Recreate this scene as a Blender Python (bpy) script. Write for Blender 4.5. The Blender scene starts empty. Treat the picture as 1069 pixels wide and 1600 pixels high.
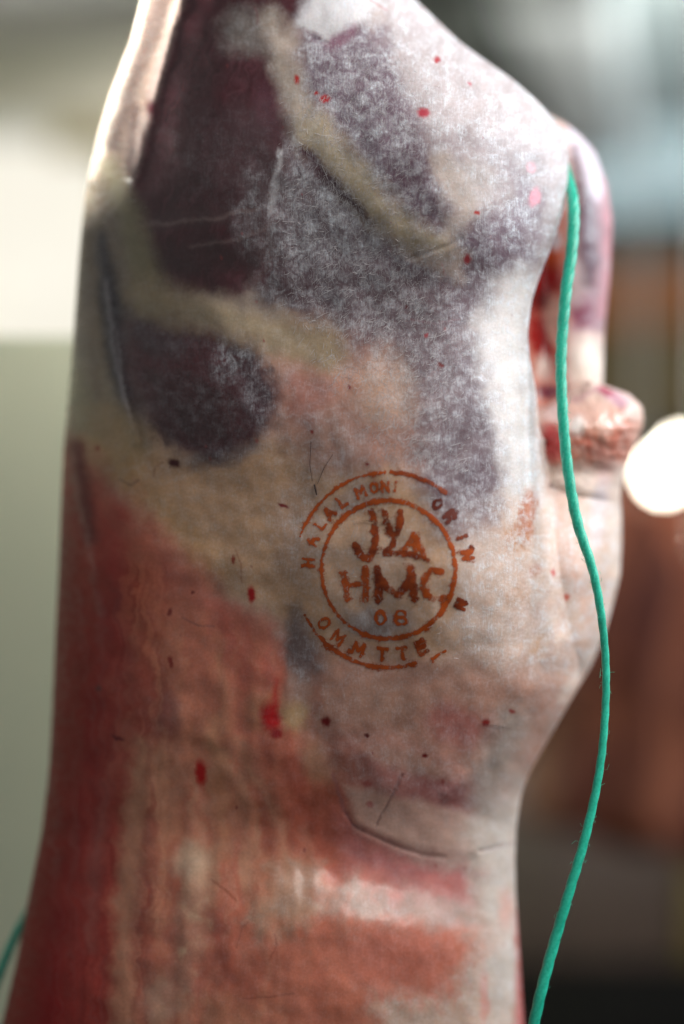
import bpy, math, random
import numpy as np

random.seed(7)
RNG = np.random.default_rng(11)
scene = bpy.context.scene
COL = scene.collection

# ------------------------------------------------------------------ camera, world, lamps, exposure
S = 0.00028            # metres per photo pixel on the plane y = 0
DC = 0.9               # camera to that plane
ZC = 1.5               # camera height

def unproj(px, py, y):
    k = S * (DC + y) / DC
    return (px - 534.5) * k, y, ZC - (py - 800.0) * k

cam_d = bpy.data.cameras.new('camera')
cam = bpy.data.objects.new('camera', cam_d)
COL.objects.link(cam)
cam.location = (0, -DC, ZC)
cam.rotation_euler = (math.radians(90), 0, 0)
cam_d.sensor_fit = 'VERTICAL'
cam_d.sensor_height = 36
cam_d.lens = 36 * DC / (1600 * S)
cam_d.clip_start = 0.05
cam_d.clip_end = 200
cam_d.dof.use_dof = True
cam_d.dof.focus_distance = DC - 0.004
cam_d.dof.aperture_fstop = 1.9
scene.camera = cam

world = bpy.data.worlds.new('World')
scene.world = world
world.use_nodes = True
bgn = world.node_tree.nodes['Background']
bgn.inputs[0].default_value = (0.80, 0.79, 0.77, 1)
bgn.inputs[1].default_value = 0.29

def area(name, loc, target, sx, sy, power, colour, spread=None):
    d = bpy.data.lights.new(name, 'AREA')
    d.shape = 'RECTANGLE'; d.size = sx; d.size_y = sy; d.energy = power; d.color = colour
    if spread: d.spread = math.radians(spread)
    o = bpy.data.objects.new(name, d); COL.objects.link(o)
    o.location = loc
    from mathutils import Vector
    o.rotation_euler = (Vector(target) - Vector(loc)).to_track_quat('-Z', 'Y').to_euler()
    return o

BODY = (0, 0.05, 1.5)
area('skylight_lamp', (1.45, 0.42, 2.30), (0.1, 0.05, 1.55), 1.1, 1.1, 28, (0.84, 0.94, 1.0))
area('open_front_lamp', (1.05, -0.7, 2.75), (0.05, 0.05, 1.58), 0.9, 1.1, 33, (1.0, 0.94, 0.88))
area('left_rim_lamp', (-2.2, 1.5, 1.34), (-0.12, 0.1, 1.78), 0.9, 0.30, 175, (1.0, 0.97, 0.88), 60)  # added low behind the board, so only the upper left edge gets a rim
area('hall_fill', (0.8, 3.6, 2.66), (0.8, 4.6, 1.3), 2.0, 1.0, 60, (1.0, 0.95, 0.88))  # added fill out of view, brightens the far hall
area('ceiling_fill', (3.6, 3.6, 1.5), (0.6, 6.2, 2.3), 2.0, 1.6, 85, (0.92, 0.98, 1.0))  # unseen lamp added at the right to lift the ceiling
area('left_wall_fill', (-2.0, 1.3, 2.5), (-0.9, 3.3, 2.3), 0.8, 0.8, 34, (1.0, 0.97, 0.90))  # extra lamp out of frame, aimed at the left wall to brighten it

scene.view_settings.view_transform = 'Standard'
scene.view_settings.look = 'None'
scene.view_settings.gamma = 1
scene.view_settings.exposure = 0.0
scene.cycles.max_bounces = 6
scene.cycles.use_denoising = True

# ------------------------------------------------------------------ helpers
def lin(c):
    c = np.asarray(c, float) / 255.0
    return np.where(c <= 0.04045, c / 12.92, ((c + 0.055) / 1.055) ** 2.4)

def lin4(c):
    return tuple(float(v) for v in lin(c)) + (1.0,)

_tab = RNG.random((256, 256)) * 2 * math.pi
_gx, _gy = np.cos(_tab), np.sin(_tab)
def vnoise(x, y, seed=0):   # gradient noise, about 0..1
    x = x * .966 + y * .259 + seed * 17.37; y = y * .966 - x * .259 + seed * 41.91
    xi = np.floor(x).astype(int); yi = np.floor(y).astype(int)
    fx = x - xi; fy = y - yi
    u = fx * fx * fx * (fx * (fx * 6 - 15) + 10); v = fy * fy * fy * (fy * (fy * 6 - 15) + 10)
    x0 = xi & 255; x1 = (xi + 1) & 255; y0 = yi & 255; y1 = (yi + 1) & 255
    g = lambda i, j, dx, dy: _gx[i, j] * dx + _gy[i, j] * dy
    a = g(x0, y0, fx, fy); b = g(x1, y0, fx - 1, fy); c = g(x0, y1, fx, fy - 1); d = g(x1, y1, fx - 1, fy - 1)
    return .5 + .72 * ((a * (1 - u) + b * u) * (1 - v) + (c * (1 - u) + d * u) * v)

def fbm(x, y, seed=0, octv=4):
    s = 0; a = 0.5; t = 0
    for o in range(octv):
        s = s + a * vnoise(x, y, seed + o * 3); t += a; a *= 0.5
        x, y = x * 1.9 + y * 0.35, y * 1.9 - x * 0.35
    return s / t

def sstep(e0, e1, x):
    t = np.clip((x - e0) / (e1 - e0), 0, 1)
    return t * t * (3 - 2 * t)

def curve(pts, sm=30):
    ys = np.arange(-500, 2200, 1.0)
    p = np.array(pts, float)
    v = np.interp(ys, p[:, 0], p[:, 1])
    k = np.hanning(sm + 2)[1:-1]; k /= k.sum()
    v = np.convolve(np.pad(v, sm, mode='edge'), k, mode='same')[sm:-sm]
    return lambda q: np.interp(q, ys, v)

def seg_dist(px, py, pts, widths=None):
    """distance to a polyline, and the interpolated half width at the nearest spot"""
    best = np.full(px.shape, 1e9); bw = np.zeros(px.shape)
    n = len(pts)
    for i in range(n - 1):
        ax, ay = pts[i]; bx, by = pts[i + 1]
        dx, dy = bx - ax, by - ay
        L2 = dx * dx + dy * dy + 1e-9
        t = np.clip(((px - ax) * dx + (py - ay) * dy) / L2, 0, 1)
        d = np.hypot(px - ax - t * dx, py - ay - t * dy)
        m = d < best
        best = np.where(m, d, best)
        if widths is not None:
            bw = np.where(m, widths[i] * (1 - t) + widths[i + 1] * t, bw)
    return best, bw

def poly_sd(px, py, pts):
    """signed distance to a polygon, positive inside"""
    d, _ = seg_dist(px, py, list(pts) + [pts[0]])
    ins = np.zeros(px.shape, bool)
    n = len(pts); j = n - 1
    for i in range(n):
        xi, yi = pts[i]; xj, yj = pts[j]
        if yi != yj:
            ins ^= ((yi > py) != (yj > py)) & (px < (xj - xi) * (py - yi) / (yj - yi) + xi)
        j = i
    return np.where(ins, d, -d)

class Paint:
    """procedural colouring of a surface in its own chart (px, py): tissue colour, dried film, wetness"""
    def __init__(self, px, py, base):
        self.px, self.py = px, py
        self.col = np.tile(lin(base), (px.size, 1))
        self.frost = np.zeros(px.size); self.wet = np.zeros(px.size)
        self.wx = (fbm(px / 34, py / 34, 1) - 0.5) * 2; self.wy = (fbm(px / 34, py / 34, 9) - 0.5) * 2
        self.fx = (fbm(px / 7, py / 7, 21, 3) - 0.5) * 2; self.fy = (fbm(px / 7, py / 7, 29, 3) - 0.5) * 2
    def _apply(self, idx, m, col, frost, wet):
        if col is not None:
            self.col[idx] += (lin(col) - self.col[idx]) * m[:, None]
        if frost is not None:
            self.frost[idx] += (frost - self.frost[idx]) * m
        if wet is not None:
            self.wet[idx] += (wet - self.wet[idx]) * m
    def _sel(self, x0, x1, y0, y1, pad):
        return np.nonzero((self.px > x0 - pad) & (self.px < x1 + pad) & (self.py > y0 - pad) & (self.py < y1 + pad))[0]
    def _w(self, idx, warp, fine):
        return (self.px[idx] + self.wx[idx] * warp + self.fx[idx] * fine,
                self.py[idx] + self.wy[idx] * warp + self.fy[idx] * fine)
    def poly(self, pts, col, soft=14, warp=12, fine=4, a=1.0, frost=None, wet=None):
        p = np.array(pts, float)
        idx = self._sel(p[:, 0].min(), p[:, 0].max(), p[:, 1].min(), p[:, 1].max(), soft + warp + fine + 5)
        x, y = self._w(idx, warp, fine)
        self._apply(idx, sstep(-soft, soft, poly_sd(x, y, pts)) * a, col, frost, wet)
    def stroke(self, pts, w, col, soft=8, warp=8, fine=3, a=1.0, frost=None, wet=None, brk=0.0, seed=5):
        if not hasattr(w, '__len__'): w = [w] * len(pts)
        p = np.array(pts, float)
        idx = self._sel(p[:, 0].min(), p[:, 0].max(), p[:, 1].min(), p[:, 1].max(), max(w) + soft + warp + fine + 5)
        x, y = self._w(idx, warp, fine)
        d, bw = seg_dist(x, y, pts, w)
        m = 1 - sstep(-soft, soft, d - bw)
        if brk: m = m * sstep(brk - 0.18, brk + 0.18, fbm(self.px[idx] / 16, self.py[idx] / 16, seed))
        self._apply(idx, m * a, col, frost, wet)
    def blob(self, cx, cy, rx, ry, col, rot=0, warp=8, fine=3, a=1.0, frost=None, wet=None, hard=1.0, brk=0.0, seed=3, sc=12):
        R = max(rx, ry) * 1.6
        idx = self._sel(cx - R, cx + R, cy - R, cy + R, warp + fine)
        x, y = self._w(idx, warp, fine)
        c, s = math.cos(math.radians(rot)), math.sin(math.radians(rot))
        u = ((x - cx) * c + (y - cy) * s) / rx; v = (-(x - cx) * s + (y - cy) * c) / ry
        r = np.hypot(u, v)
        m = 1 - sstep(1 - 0.6 * hard, 1 + 0.5 * hard, r)
        if brk: m = m * sstep(brk - 0.15, brk + 0.15, fbm(self.px[idx] / sc, self.py[idx] / sc, seed))
        self._apply(idx, m * a, col, frost, wet)
    def streaks(self, x0, x1, y0, y1, col, sx, sy, seed, thr=0.55, a=0.6, edge=60, frost=None, shear=0.0):
        idx = self._sel(x0, x1, y0, y1, 0)
        x, y = self._w(idx, 22, 2); x = x + 26 * (fbm(self.px[idx] / 160, self.py[idx] / 150, seed + 60) - .5)
        n = fbm((x + shear * y) / sx, y / sy, seed, 2)
        m = sstep(thr - 0.14, thr + 0.18, n)
        e = np.minimum(np.minimum(sstep(x0, x0 + edge, x), 1 - sstep(x1 - edge, x1, x)),
                       np.minimum(sstep(y0, y0 + edge, y), 1 - sstep(y1 - edge, y1, y)))
        self._apply(idx, m * e * a, col, frost, None)

def mesh_obj(name, verts, faces, mat, parent=None, smooth=True):
    me = bpy.data.meshes.new(name)
    verts = np.asarray(verts, np.float32); faces = np.asarray(faces, np.int32)
    k = faces.shape[1]
    me.vertices.add(len(verts)); me.vertices.foreach_set('co', verts.ravel())
    me.loops.add(faces.size); me.loops.foreach_set('vertex_index', faces.ravel())
    me.polygons.add(len(faces))
    me.polygons.foreach_set('loop_start', np.arange(0, faces.size, k, dtype=np.int32))
    me.polygons.foreach_set('loop_total', np.full(len(faces), k, np.int32))
    if smooth: me.polygons.foreach_set('use_smooth', np.ones(len(faces), bool))
    me.update(calc_edges=True)
    if mat: me.materials.append(mat)
    o = bpy.data.objects.new(name, me); COL.objects.link(o)
    if parent: o.parent = parent
    return o

def set_attr(o, name, arr):
    arr = np.asarray(arr, np.float32)
    if arr.ndim == 2:
        a = o.data.attributes.new(name, 'FLOAT_COLOR', 'POINT')
        rgba = np.ones((len(arr), 4), np.float32); rgba[:, :arr.shape[1]] = arr
        a.data.foreach_set('color', rgba.ravel())
    else:
        a = o.data.attributes.new(name, 'FLOAT', 'POINT'); a.data.foreach_set('value', arr)

def set_uv(o, u, v):
    uv = o.data.uv_layers.new(name='chart')
    vi = np.zeros(len(o.data.loops), np.int32); o.data.loops.foreach_get('vertex_index', vi)
    uv.data.foreach_set('uv', np.stack([u[vi], v[vi]], 1).astype(np.float32).ravel())

def tag(o, label=None, cat=None, group=None, kind=None):
    if label: o['label'] = label
    if cat: o['category'] = cat
    if group: o['group'] = group
    if kind: o['kind'] = kind
    return o

def empty(name, loc):
    o = bpy.data.objects.new(name, None); COL.objects.link(o); o.location = loc; o.empty_display_size = 0.05
    return o

def sheet(name, Lf, Rf, y0, y1, cols, rows, depth, yl, yr, Dback, mat, base, painter, parent, off, backcols=28):
    """closed body: a front surface given by depth(px, py) between two outlines, and a rounded back"""
    rp = np.linspace(y0, y1, rows)
    s = np.sin(np.linspace(-1, 1, cols) * math.pi / 2)
    Lr, Rr = Lf(rp), Rf(rp)
    PX = (Lr + Rr)[:, None] / 2 + (Rr - Lr)[:, None] / 2 * s[None, :]
    PY = np.repeat(rp[:, None], cols, 1)
    Y = depth(PX, PY)
    X, _, Z = unproj(PX, PY, Y)
    front = np.stack([X, Y, Z], 2)
    sb = np.sin(np.linspace(1, -1, backcols + 2)[1:-1] * math.pi / 2)
    BX = (Lr + Rr)[:, None] / 2 + (Rr - Lr)[:, None] / 2 * sb[None, :]
    BY = np.repeat(rp[:, None], backcols, 1)
    ye = yl(BY) + (yr(BY) - yl(BY)) * (sb[None, :] + 1) / 2
    db = ye + Dback(BY) * np.sqrt(np.clip(1 - np.abs(sb[None, :]) ** 2.2, 0, 1))
    bx, _, bz = unproj(BX, BY, ye)
    back = np.stack([bx, db, bz], 2)
    ring = np.concatenate([front, back], 1)
    n = ring.shape[1]
    V = ring.reshape(-1, 3)
    i = np.arange(rows - 1)[:, None] * n; j = np.arange(n)[None, :]; j2 = (j + 1) % n
    F = np.stack([i + j, i + n + j, i + n + j2, i + j2], 2).reshape(-1, 4)
    # caps: fan as quads to a centre point
    c0 = len(V); V = np.vstack([V, ring[0].mean(0), ring[-1].mean(0)])
    a = np.arange(0, n, 2); b = (a + 1) % n; c = (a + 2) % n
    F = np.vstack([F, np.stack([np.full(len(a), c0), a, b, c], 1),
                   np.stack([np.full(len(a), c0 + 1), (rows - 1) * n + c, (rows - 1) * n + b, (rows - 1) * n + a], 1)])
    V = V - np.asarray(off)
    o = mesh_obj(name, V, F, mat, parent)
    AX = np.concatenate([PX, BX], 1).ravel(); AY = np.concatenate([PY, BY], 1).ravel()
    AX = np.append(AX, [AX.mean()] * 2); AY = np.append(AY, [y0, y1])
    p = Paint(AX, AY, base)
    painter(p)
    set_attr(o, 'tissue', np.clip(p.col, 0.003, 0.9))
    set_attr(o, 'frost', np.clip(p.frost, 0, 1)); set_attr(o, 'wet', np.clip(p.wet, 0, 1))
    set_uv(o, AX / 1000, 1 - AY / 1000)
    return o

class NT:
    def __init__(self, name):
        self.m = bpy.data.materials.new(name); self.m.use_nodes = True
        self.t = self.m.node_tree; self.b = self.t.nodes['Principled BSDF']; self.out = self.t.nodes['Material Output']
    def n(self, typ, **kw):
        nd = self.t.nodes.new(typ)
        for k, v in kw.items(): setattr(nd, k, v)
        return nd
    def l(self, a, b): self.t.links.new(a, b)
    def noise(self, vec, scale, detail=4, rough=0.55, dist=0.0):
        nd = self.n('ShaderNodeTexNoise'); nd.inputs['Scale'].default_value = scale
        nd.inputs['Detail'].default_value = detail; nd.inputs['Roughness'].default_value = rough
        nd.inputs['Distortion'].default_value = dist
        if vec is not None: self.l(vec, nd.inputs['Vector'])
        return nd.outputs['Fac']
    def ramp(self, val, a, b, lo=0.0, hi=1.0):
        nd = self.n('ShaderNodeMapRange', interpolation_type='SMOOTHSTEP')
        nd.inputs[1].default_value = a; nd.inputs[2].default_value = b
        nd.inputs[3].default_value = lo; nd.inputs[4].default_value = hi
        self.l(val, nd.inputs[0]); return nd.outputs[0]
    def math(self, op, a, b=None, clamp=False):
        nd = self.n('ShaderNodeMath', operation=op, use_clamp=clamp)
        for i, v in enumerate((a, b)):
            if v is None: continue
            if isinstance(v, (int, float)): nd.inputs[i].default_value = v
            else: self.l(v, nd.inputs[i])
        return nd.outputs[0]
    def mix(self, fac, a, b, blend='MIX'):
        nd = self.n('ShaderNodeMix', data_type='RGBA', blend_type=blend)
        for i, v in ((0, fac), (6, a), (7, b)):
            if isinstance(v, (int, float, tuple)): nd.inputs[i].default_value = v
            else: self.l(v, nd.inputs[i])
        return nd.outputs[2]
    def mapping(self, vec, scale, rot=0.0):
        nd = self.n('ShaderNodeMapping'); nd.inputs['Scale'].default_value = scale
        nd.inputs['Rotation'].default_value = (0, 0, math.radians(rot)); self.l(vec, nd.inputs['Vector'])
        return nd.outputs[0]
    def attr(self, name):
        return self.n('ShaderNodeAttribute', attribute_name=name)

def simple(name, col, rough=0.6, noise=0.12, scale=8, metal=0.0, emit=None, estr=0.0):
    t = NT(name)
    tc = t.n('ShaderNodeTexCoord')
    nz = t.noise(tc.outputs['Object'], scale, 5)
    c2 = tuple(v * (1 - noise) for v in lin(col)) + (1.0,); c3 = tuple(min(1, v * (1 + noise)) for v in lin(col)) + (1.0,)
    t.l(t.mix(t.ramp(nz, 0.3, 0.7), c2, c3), t.b.inputs['Base Color'])
    t.b.inputs['Roughness'].default_value = rough; t.b.inputs['Metallic'].default_value = metal
    if emit:
        t.b.inputs['Emission Color'].default_value = lin4(emit); t.b.inputs['Emission Strength'].default_value = estr
    return t.m

# ------------------------------------------------------------------ materials of the carcass
def flesh_material():
    t = NT('flesh_and_fat')
    uv = t.n('ShaderNodeUVMap', uv_map='chart').outputs[0]
    col = t.attr('tissue').outputs['Color']
    frost = t.attr('frost').outputs['Fac']; wet = t.attr('wet').outputs['Fac']
    # fine dried film: crossing fibres, mostly along the muscle
    fibres = None
    for rot, sc, sy in ((6, 330, 40), (-18, 300, 46), (30, 300, 48), (-58, 280, 60)):
        nz = t.noise(t.mapping(uv, (sc, sy, 1), rot), 1.0, 3, 0.6, 0.6)
        r = t.ramp(nz, 0.46, 0.68)
        fibres = r if fibres is None else t.math('MAXIMUM', fibres, r)
    cloud = t.noise(uv, 42, 6, 0.66)
    crumb = t.noise(uv, 230, 4, 0.7)
    cl = t.ramp(cloud, 0.36, 0.62, 0.35, 1.0)
    dap = t.ramp(t.noise(uv, 62, 7, 0.70, 0.6), 0.36, 0.66)
    cr = t.ramp(crumb, 0.40, 0.64)
    film = t.math('MULTIPLY', dap, t.math('ADD', t.math('MULTIPLY', cr, 0.34), 0.34))
    film = t.math('ADD', film, t.math('MULTIPLY', fibres, t.math('ADD', t.math('MULTIPLY', dap, 0.42), 0.16)))
    film = t.math('MULTIPLY', t.math('MULTIPLY', film, cl), frost, True)
    # blotches of tone in the tissue itself
    bl = t.ramp(t.noise(uv, 26, 6, 0.6), 0.3, 0.7, 0.88, 1.10)
    gr = t.ramp(t.noise(uv, 230, 3, 0.6), 0.3, 0.7, 0.93, 1.06)
    tone = t.math('MULTIPLY', bl, gr)
    comb = t.n('ShaderNodeCombineColor')
    for i in range(3): t.l(tone, comb.inputs[i])
    base = t.mix(1.0, col, comb.outputs[0], 'MULTIPLY')
    base = t.mix(film, base, lin4((226, 231, 240)))
    t.l(base, t.b.inputs['Base Color'])
    rough = t.math('ADD', t.math('MULTIPLY', film, 0.25), t.ramp(wet, 0, 1, 0.44, 0.16), True)
    t.l(t.math('ADD', rough, t.ramp(t.noise(uv, 90, 4), 0.3, 0.7, -0.06, 0.08)), t.b.inputs['Roughness'])
    t.l(t.ramp(wet, 0, 1, 0.21, 0.55), t.b.inputs['Specular IOR Level'])
    t.l(t.math('MULTIPLY', wet, 0.5), t.b.inputs['Coat Weight']); t.b.inputs['Coat Roughness'].default_value = 0.15
    t.b.inputs['Subsurface Weight'].default_value = 0.2
    t.b.inputs['Subsurface Radius'].default_value = (1.0, 0.45, 0.3)
    t.b.inputs['Subsurface Scale'].default_value = 0.004
    bump = t.n('ShaderNodeBump'); bump.inputs['Strength'].default_value = 0.22; bump.inputs['Distance'].default_value = 0.0009
    h = t.math('ADD', t.math('MULTIPLY', film, 0.8), t.math('MULTIPLY', t.noise(uv, 75, 4, 0.55), 0.22))
    t.l(h, bump.inputs['Height']); t.l(bump.outputs[0], t.b.inputs['Normal'])
    return t.m
FLESH = flesh_material()

# ------------------------------------------------------------------ the carcass: outlines and relief
Lf = curve([(-260, 330), (-120, 262), (0, 221), (60, 206), (150, 171), (200, 156), (250, 144), (300, 133), (400, 123), (500, 116), (600, 109),
            (700, 99), (800, 95), (900, 91), (1000, 86), (1100, 82), (1200, 77), (1300, 65), (1400, 45), (1500, 26), (1600, 3), (1860, -60)], 50)
Rf = curve([(-260, 500), (-120, 560), (-40, 610), (0, 650), (40, 692), (68, 722), (124, 802), (160, 843), (200, 877), (235, 888), (280, 888), (330, 880), (380, 864),
            (430, 844), (470, 831), (520, 825), (560, 828), (610, 838), (670, 843), (690, 850), (708, 905), (728, 955), (750, 968), (810, 972), (850, 972), (900, 969), (940, 959), (990, 945), (1040, 924),
            (1100, 889), (1150, 860), (1200, 831), (1240, 815), (1290, 807), (1340, 805), (1400, 806), (1500, 813), (1600, 819), (1860, 840)], 34)
yLf = curve([(-260, .10), (300, .10), (800, .11), (1300, .105), (1860, .10)], 100)
yRf = curve([(-260, .09), (0, .085), (200, .065), (350, .05), (520, .04), (690, .052), (800, .095), (1000, .10), (1300, .09), (1860, .10)], 120)
Df = curve([(-260, .06), (0, .07), (250, .082), (520, .075), (880, .098), (1100, .094), (1320, .080), (1500, .088), (1860, .09)], 160)

BUMPS = [  # cx, cy, rx, ry, rot, height in metres towards the camera
    (690, 230, 150, 150, 0, .014), (800, 520, 70, 110, 0, -.008), (720, 870, 150, 210, 0, .014), (330, 250, 110, 190, 8, .007),
    (315, 610, 110, 95, 20, .007), (560, 470, 120, 100, 0, -.005), (650, 1370, 260, 60, 12, -.007), (660, 1215, 130, 60, 18, .004),
    (430, 1500, 220, 160, 0, .006), (180, 1000, 90, 320, 0, .006), (330, 900, 90, 120, -35, -.004), (760, 1280, 80, 60, 0, -.006),
    (560, 640, 120, 110, 0, .004), (455, 1020, 40, 160, -8, -.004), (620, 1450, 150, 40, 8, .003),
    (830, 250, 60, 80, 0, -.003), (760, 360, 70, 60, 0, .004)]
RIDGES = [  # polyline, half width, height
    ([(290, -30), (262, 60), (238, 150), (228, 190), (205, 275)], 15, .0045),
    ([(215, 0), (180, 140), (150, 260)], 12, .002),
    ([(165, 250), (212, 380), (235, 462), (350, 492), (430, 530)], 26, .0009),
    ([(430, 70), (480, 190), (540, 270), (600, 340), (690, 392)], 26, .0008),
    ([(110, 730), (135, 850), (155, 950)], 8, .0005), ([(165, 440), (178, 560), (212, 690)], 8, .0006),
    ([(215, 1000), (240, 1250), (230, 1500)], 14, .0005), ([(320, 1150), (390, 1260), (405, 1420)], 12, .0004),
    ([(270, 1050), (300, 1300), (290, 1600)], 14, .0004),
    ([(700, 1240), (770, 1180), (830, 1090), (880, 1000)], 16, .0025), ([(742, 1600), (760, 1450), (752, 1330), (790, 1210)], 16, .0022)]
GROOVES = [
    ([(540, 1270), (556, 1292), (575, 1302), (620, 1322), (660, 1336), (694, 1340)], 4, .0006),
    ([(588, 1288), (603, 1262), (620, 1232), (628, 1212)], 2.5, .0006),
    ([(455, 960), (445, 1040), (430, 1120)], 12, .0015),
    ([(130, 300), (150, 420), (170, 560)], 10, .0015), ([(750, 1330), (800, 1318)], 3, .0012),
    ([(490, 60), (515, 68), (560, 40)], 4, .0006), ([(640, 404), (700, 385), (720, 372)], 4, .0004)]
FLAP = [(538, 1228), (700, 1262), (760, 1285), (745, 1332), (694, 1336), (620, 1318), (556, 1288)]

R0F = curve([(-260, 500), (-120, 560), (-40, 610), (0, 650), (40, 692), (68, 722), (124, 802), (160, 843), (200, 877), (235, 888), (280, 888), (330, 880), (380, 864),
             (430, 844), (470, 831), (520, 825), (560, 828), (610, 838), (670, 843), (720, 848), (780, 855), (850, 868), (950, 888), (1030, 903), (1070, 902),
             (1100, 889), (1150, 860), (1200, 831), (1240, 815), (1290, 807), (1340, 805), (1400, 806), (1500, 813), (1600, 819), (1860, 840)], 34)
yR0F = curve([(-260, .09), (0, .085), (200, .065), (350, .05), (520, .04), (700, .05), (1000, .075), (1300, .09), (1860, .10)], 120)
def body_depth(px, py):
    L, R, R0 = Lf(py), Rf(py), R0F(py)
    t = np.clip((px - (L + R0) / 2) / ((R0 - L) / 2), -1, 1)
    yA = yLf(py) + (yR0F(py) - yLf(py)) * (t + 1) / 2 - Df(py) * np.sqrt(np.clip(1 - np.abs(t) ** 2.25, 0, 1)) + np.maximum(0, px - R0) * .0018
    # the far half of the rump, melting into the near half
    tb = np.clip((px - (770 + R) / 2) / ((R - 770) / 2), -1, 1)
    Db = .064 * (.62 * sstep(680, 735, py) + .38 * sstep(740, 900, py)) * (1 - .6 * sstep(1000, 1130, py))
    yB = np.where(px > 700, .102 - Db * np.sqrt(np.clip(1 - np.abs(tb) ** 2.2, 0, 1)), .5) + 10 * (py < 640) + .1 * sstep(1080, 1180, py)
    km = .022
    hm = np.clip(.5 + .5 * (yB - yA) / km, 0, 1)
    y = yB * (1 - hm) + yA * hm - km * hm * (1 - hm)
    at = np.abs(np.clip((px - (L + R) / 2) / ((R - L) / 2), -1, 1))
    h = np.zeros(px.shape)
    for cx, cy, rx, ry, rot, a in BUMPS:
        c, s = math.cos(math.radians(rot)), math.sin(math.radians(rot))
        u = ((px - cx) * c + (py - cy) * s) / rx; v = (-(px - cx) * s + (py - cy) * c) / ry
        h = h + a * np.exp(-(u * u + v * v))
    wx = (fbm(px / 40, py / 40, 51) - .5) * 14; wy = (fbm(px / 40, py / 40, 57) - .5) * 14
    flat = px.ravel() + wx.ravel(), py.ravel() + wy.ravel()
    for lst, sg in ((RIDGES, 1), (GROOVES, -1)):
        for pts, w, a in lst:
            p = np.array(pts); pad = 4 * w + 12
            idx = np.nonzero((flat[0] > p[:, 0].min() - pad) & (flat[0] < p[:, 0].max() + pad) & (flat[1] > p[:, 1].min() - pad) & (flat[1] < p[:, 1].max() + pad))[0]
            if not len(idx): continue
            wgl = 1.0 if sg > 0 else 0.25
            qx = px.ravel()[idx] + wx.ravel()[idx] * wgl; qy = py.ravel()[idx] + wy.ravel()[idx] * wgl
            d, _ = seg_dist(qx, qy, pts)
            hh = h.ravel(); hh[idx] += sg * a * np.exp(-(d / w) ** 2); h = hh.reshape(px.shape)
    idx = np.nonzero((px.ravel() > 500) & (px.ravel() < 800) & (py.ravel() > 1190) & (py.ravel() < 1370))[0]
    if len(idx):
        hh = h.ravel(); sd = poly_sd(px.ravel()[idx], py.ravel()[idx], FLAP)
        lower = sstep(1240, 1320, py.ravel()[idx])
        hh[idx] += .0006 * sstep(-9, 11, sd) * (0.35 + 0.65 * lower); h = hh.reshape(px.shape)
    h = h + (fbm(px / 110, py / 110, 61, 3) - .5) * .0050
    h = h + (fbm(px / 30, py / 38, 67, 2) - .5) * .0005
    # long vertical muscle bundles of the loin
    low = sstep(900, 1150, py) * (1 - sstep(430, 640, px))
    h = h + low * (fbm((px + .04 * py) / 34, py / 300, 77, 2) - .5) * .0014
    fade = 1 - at ** 8
    return y - h * fade

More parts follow.
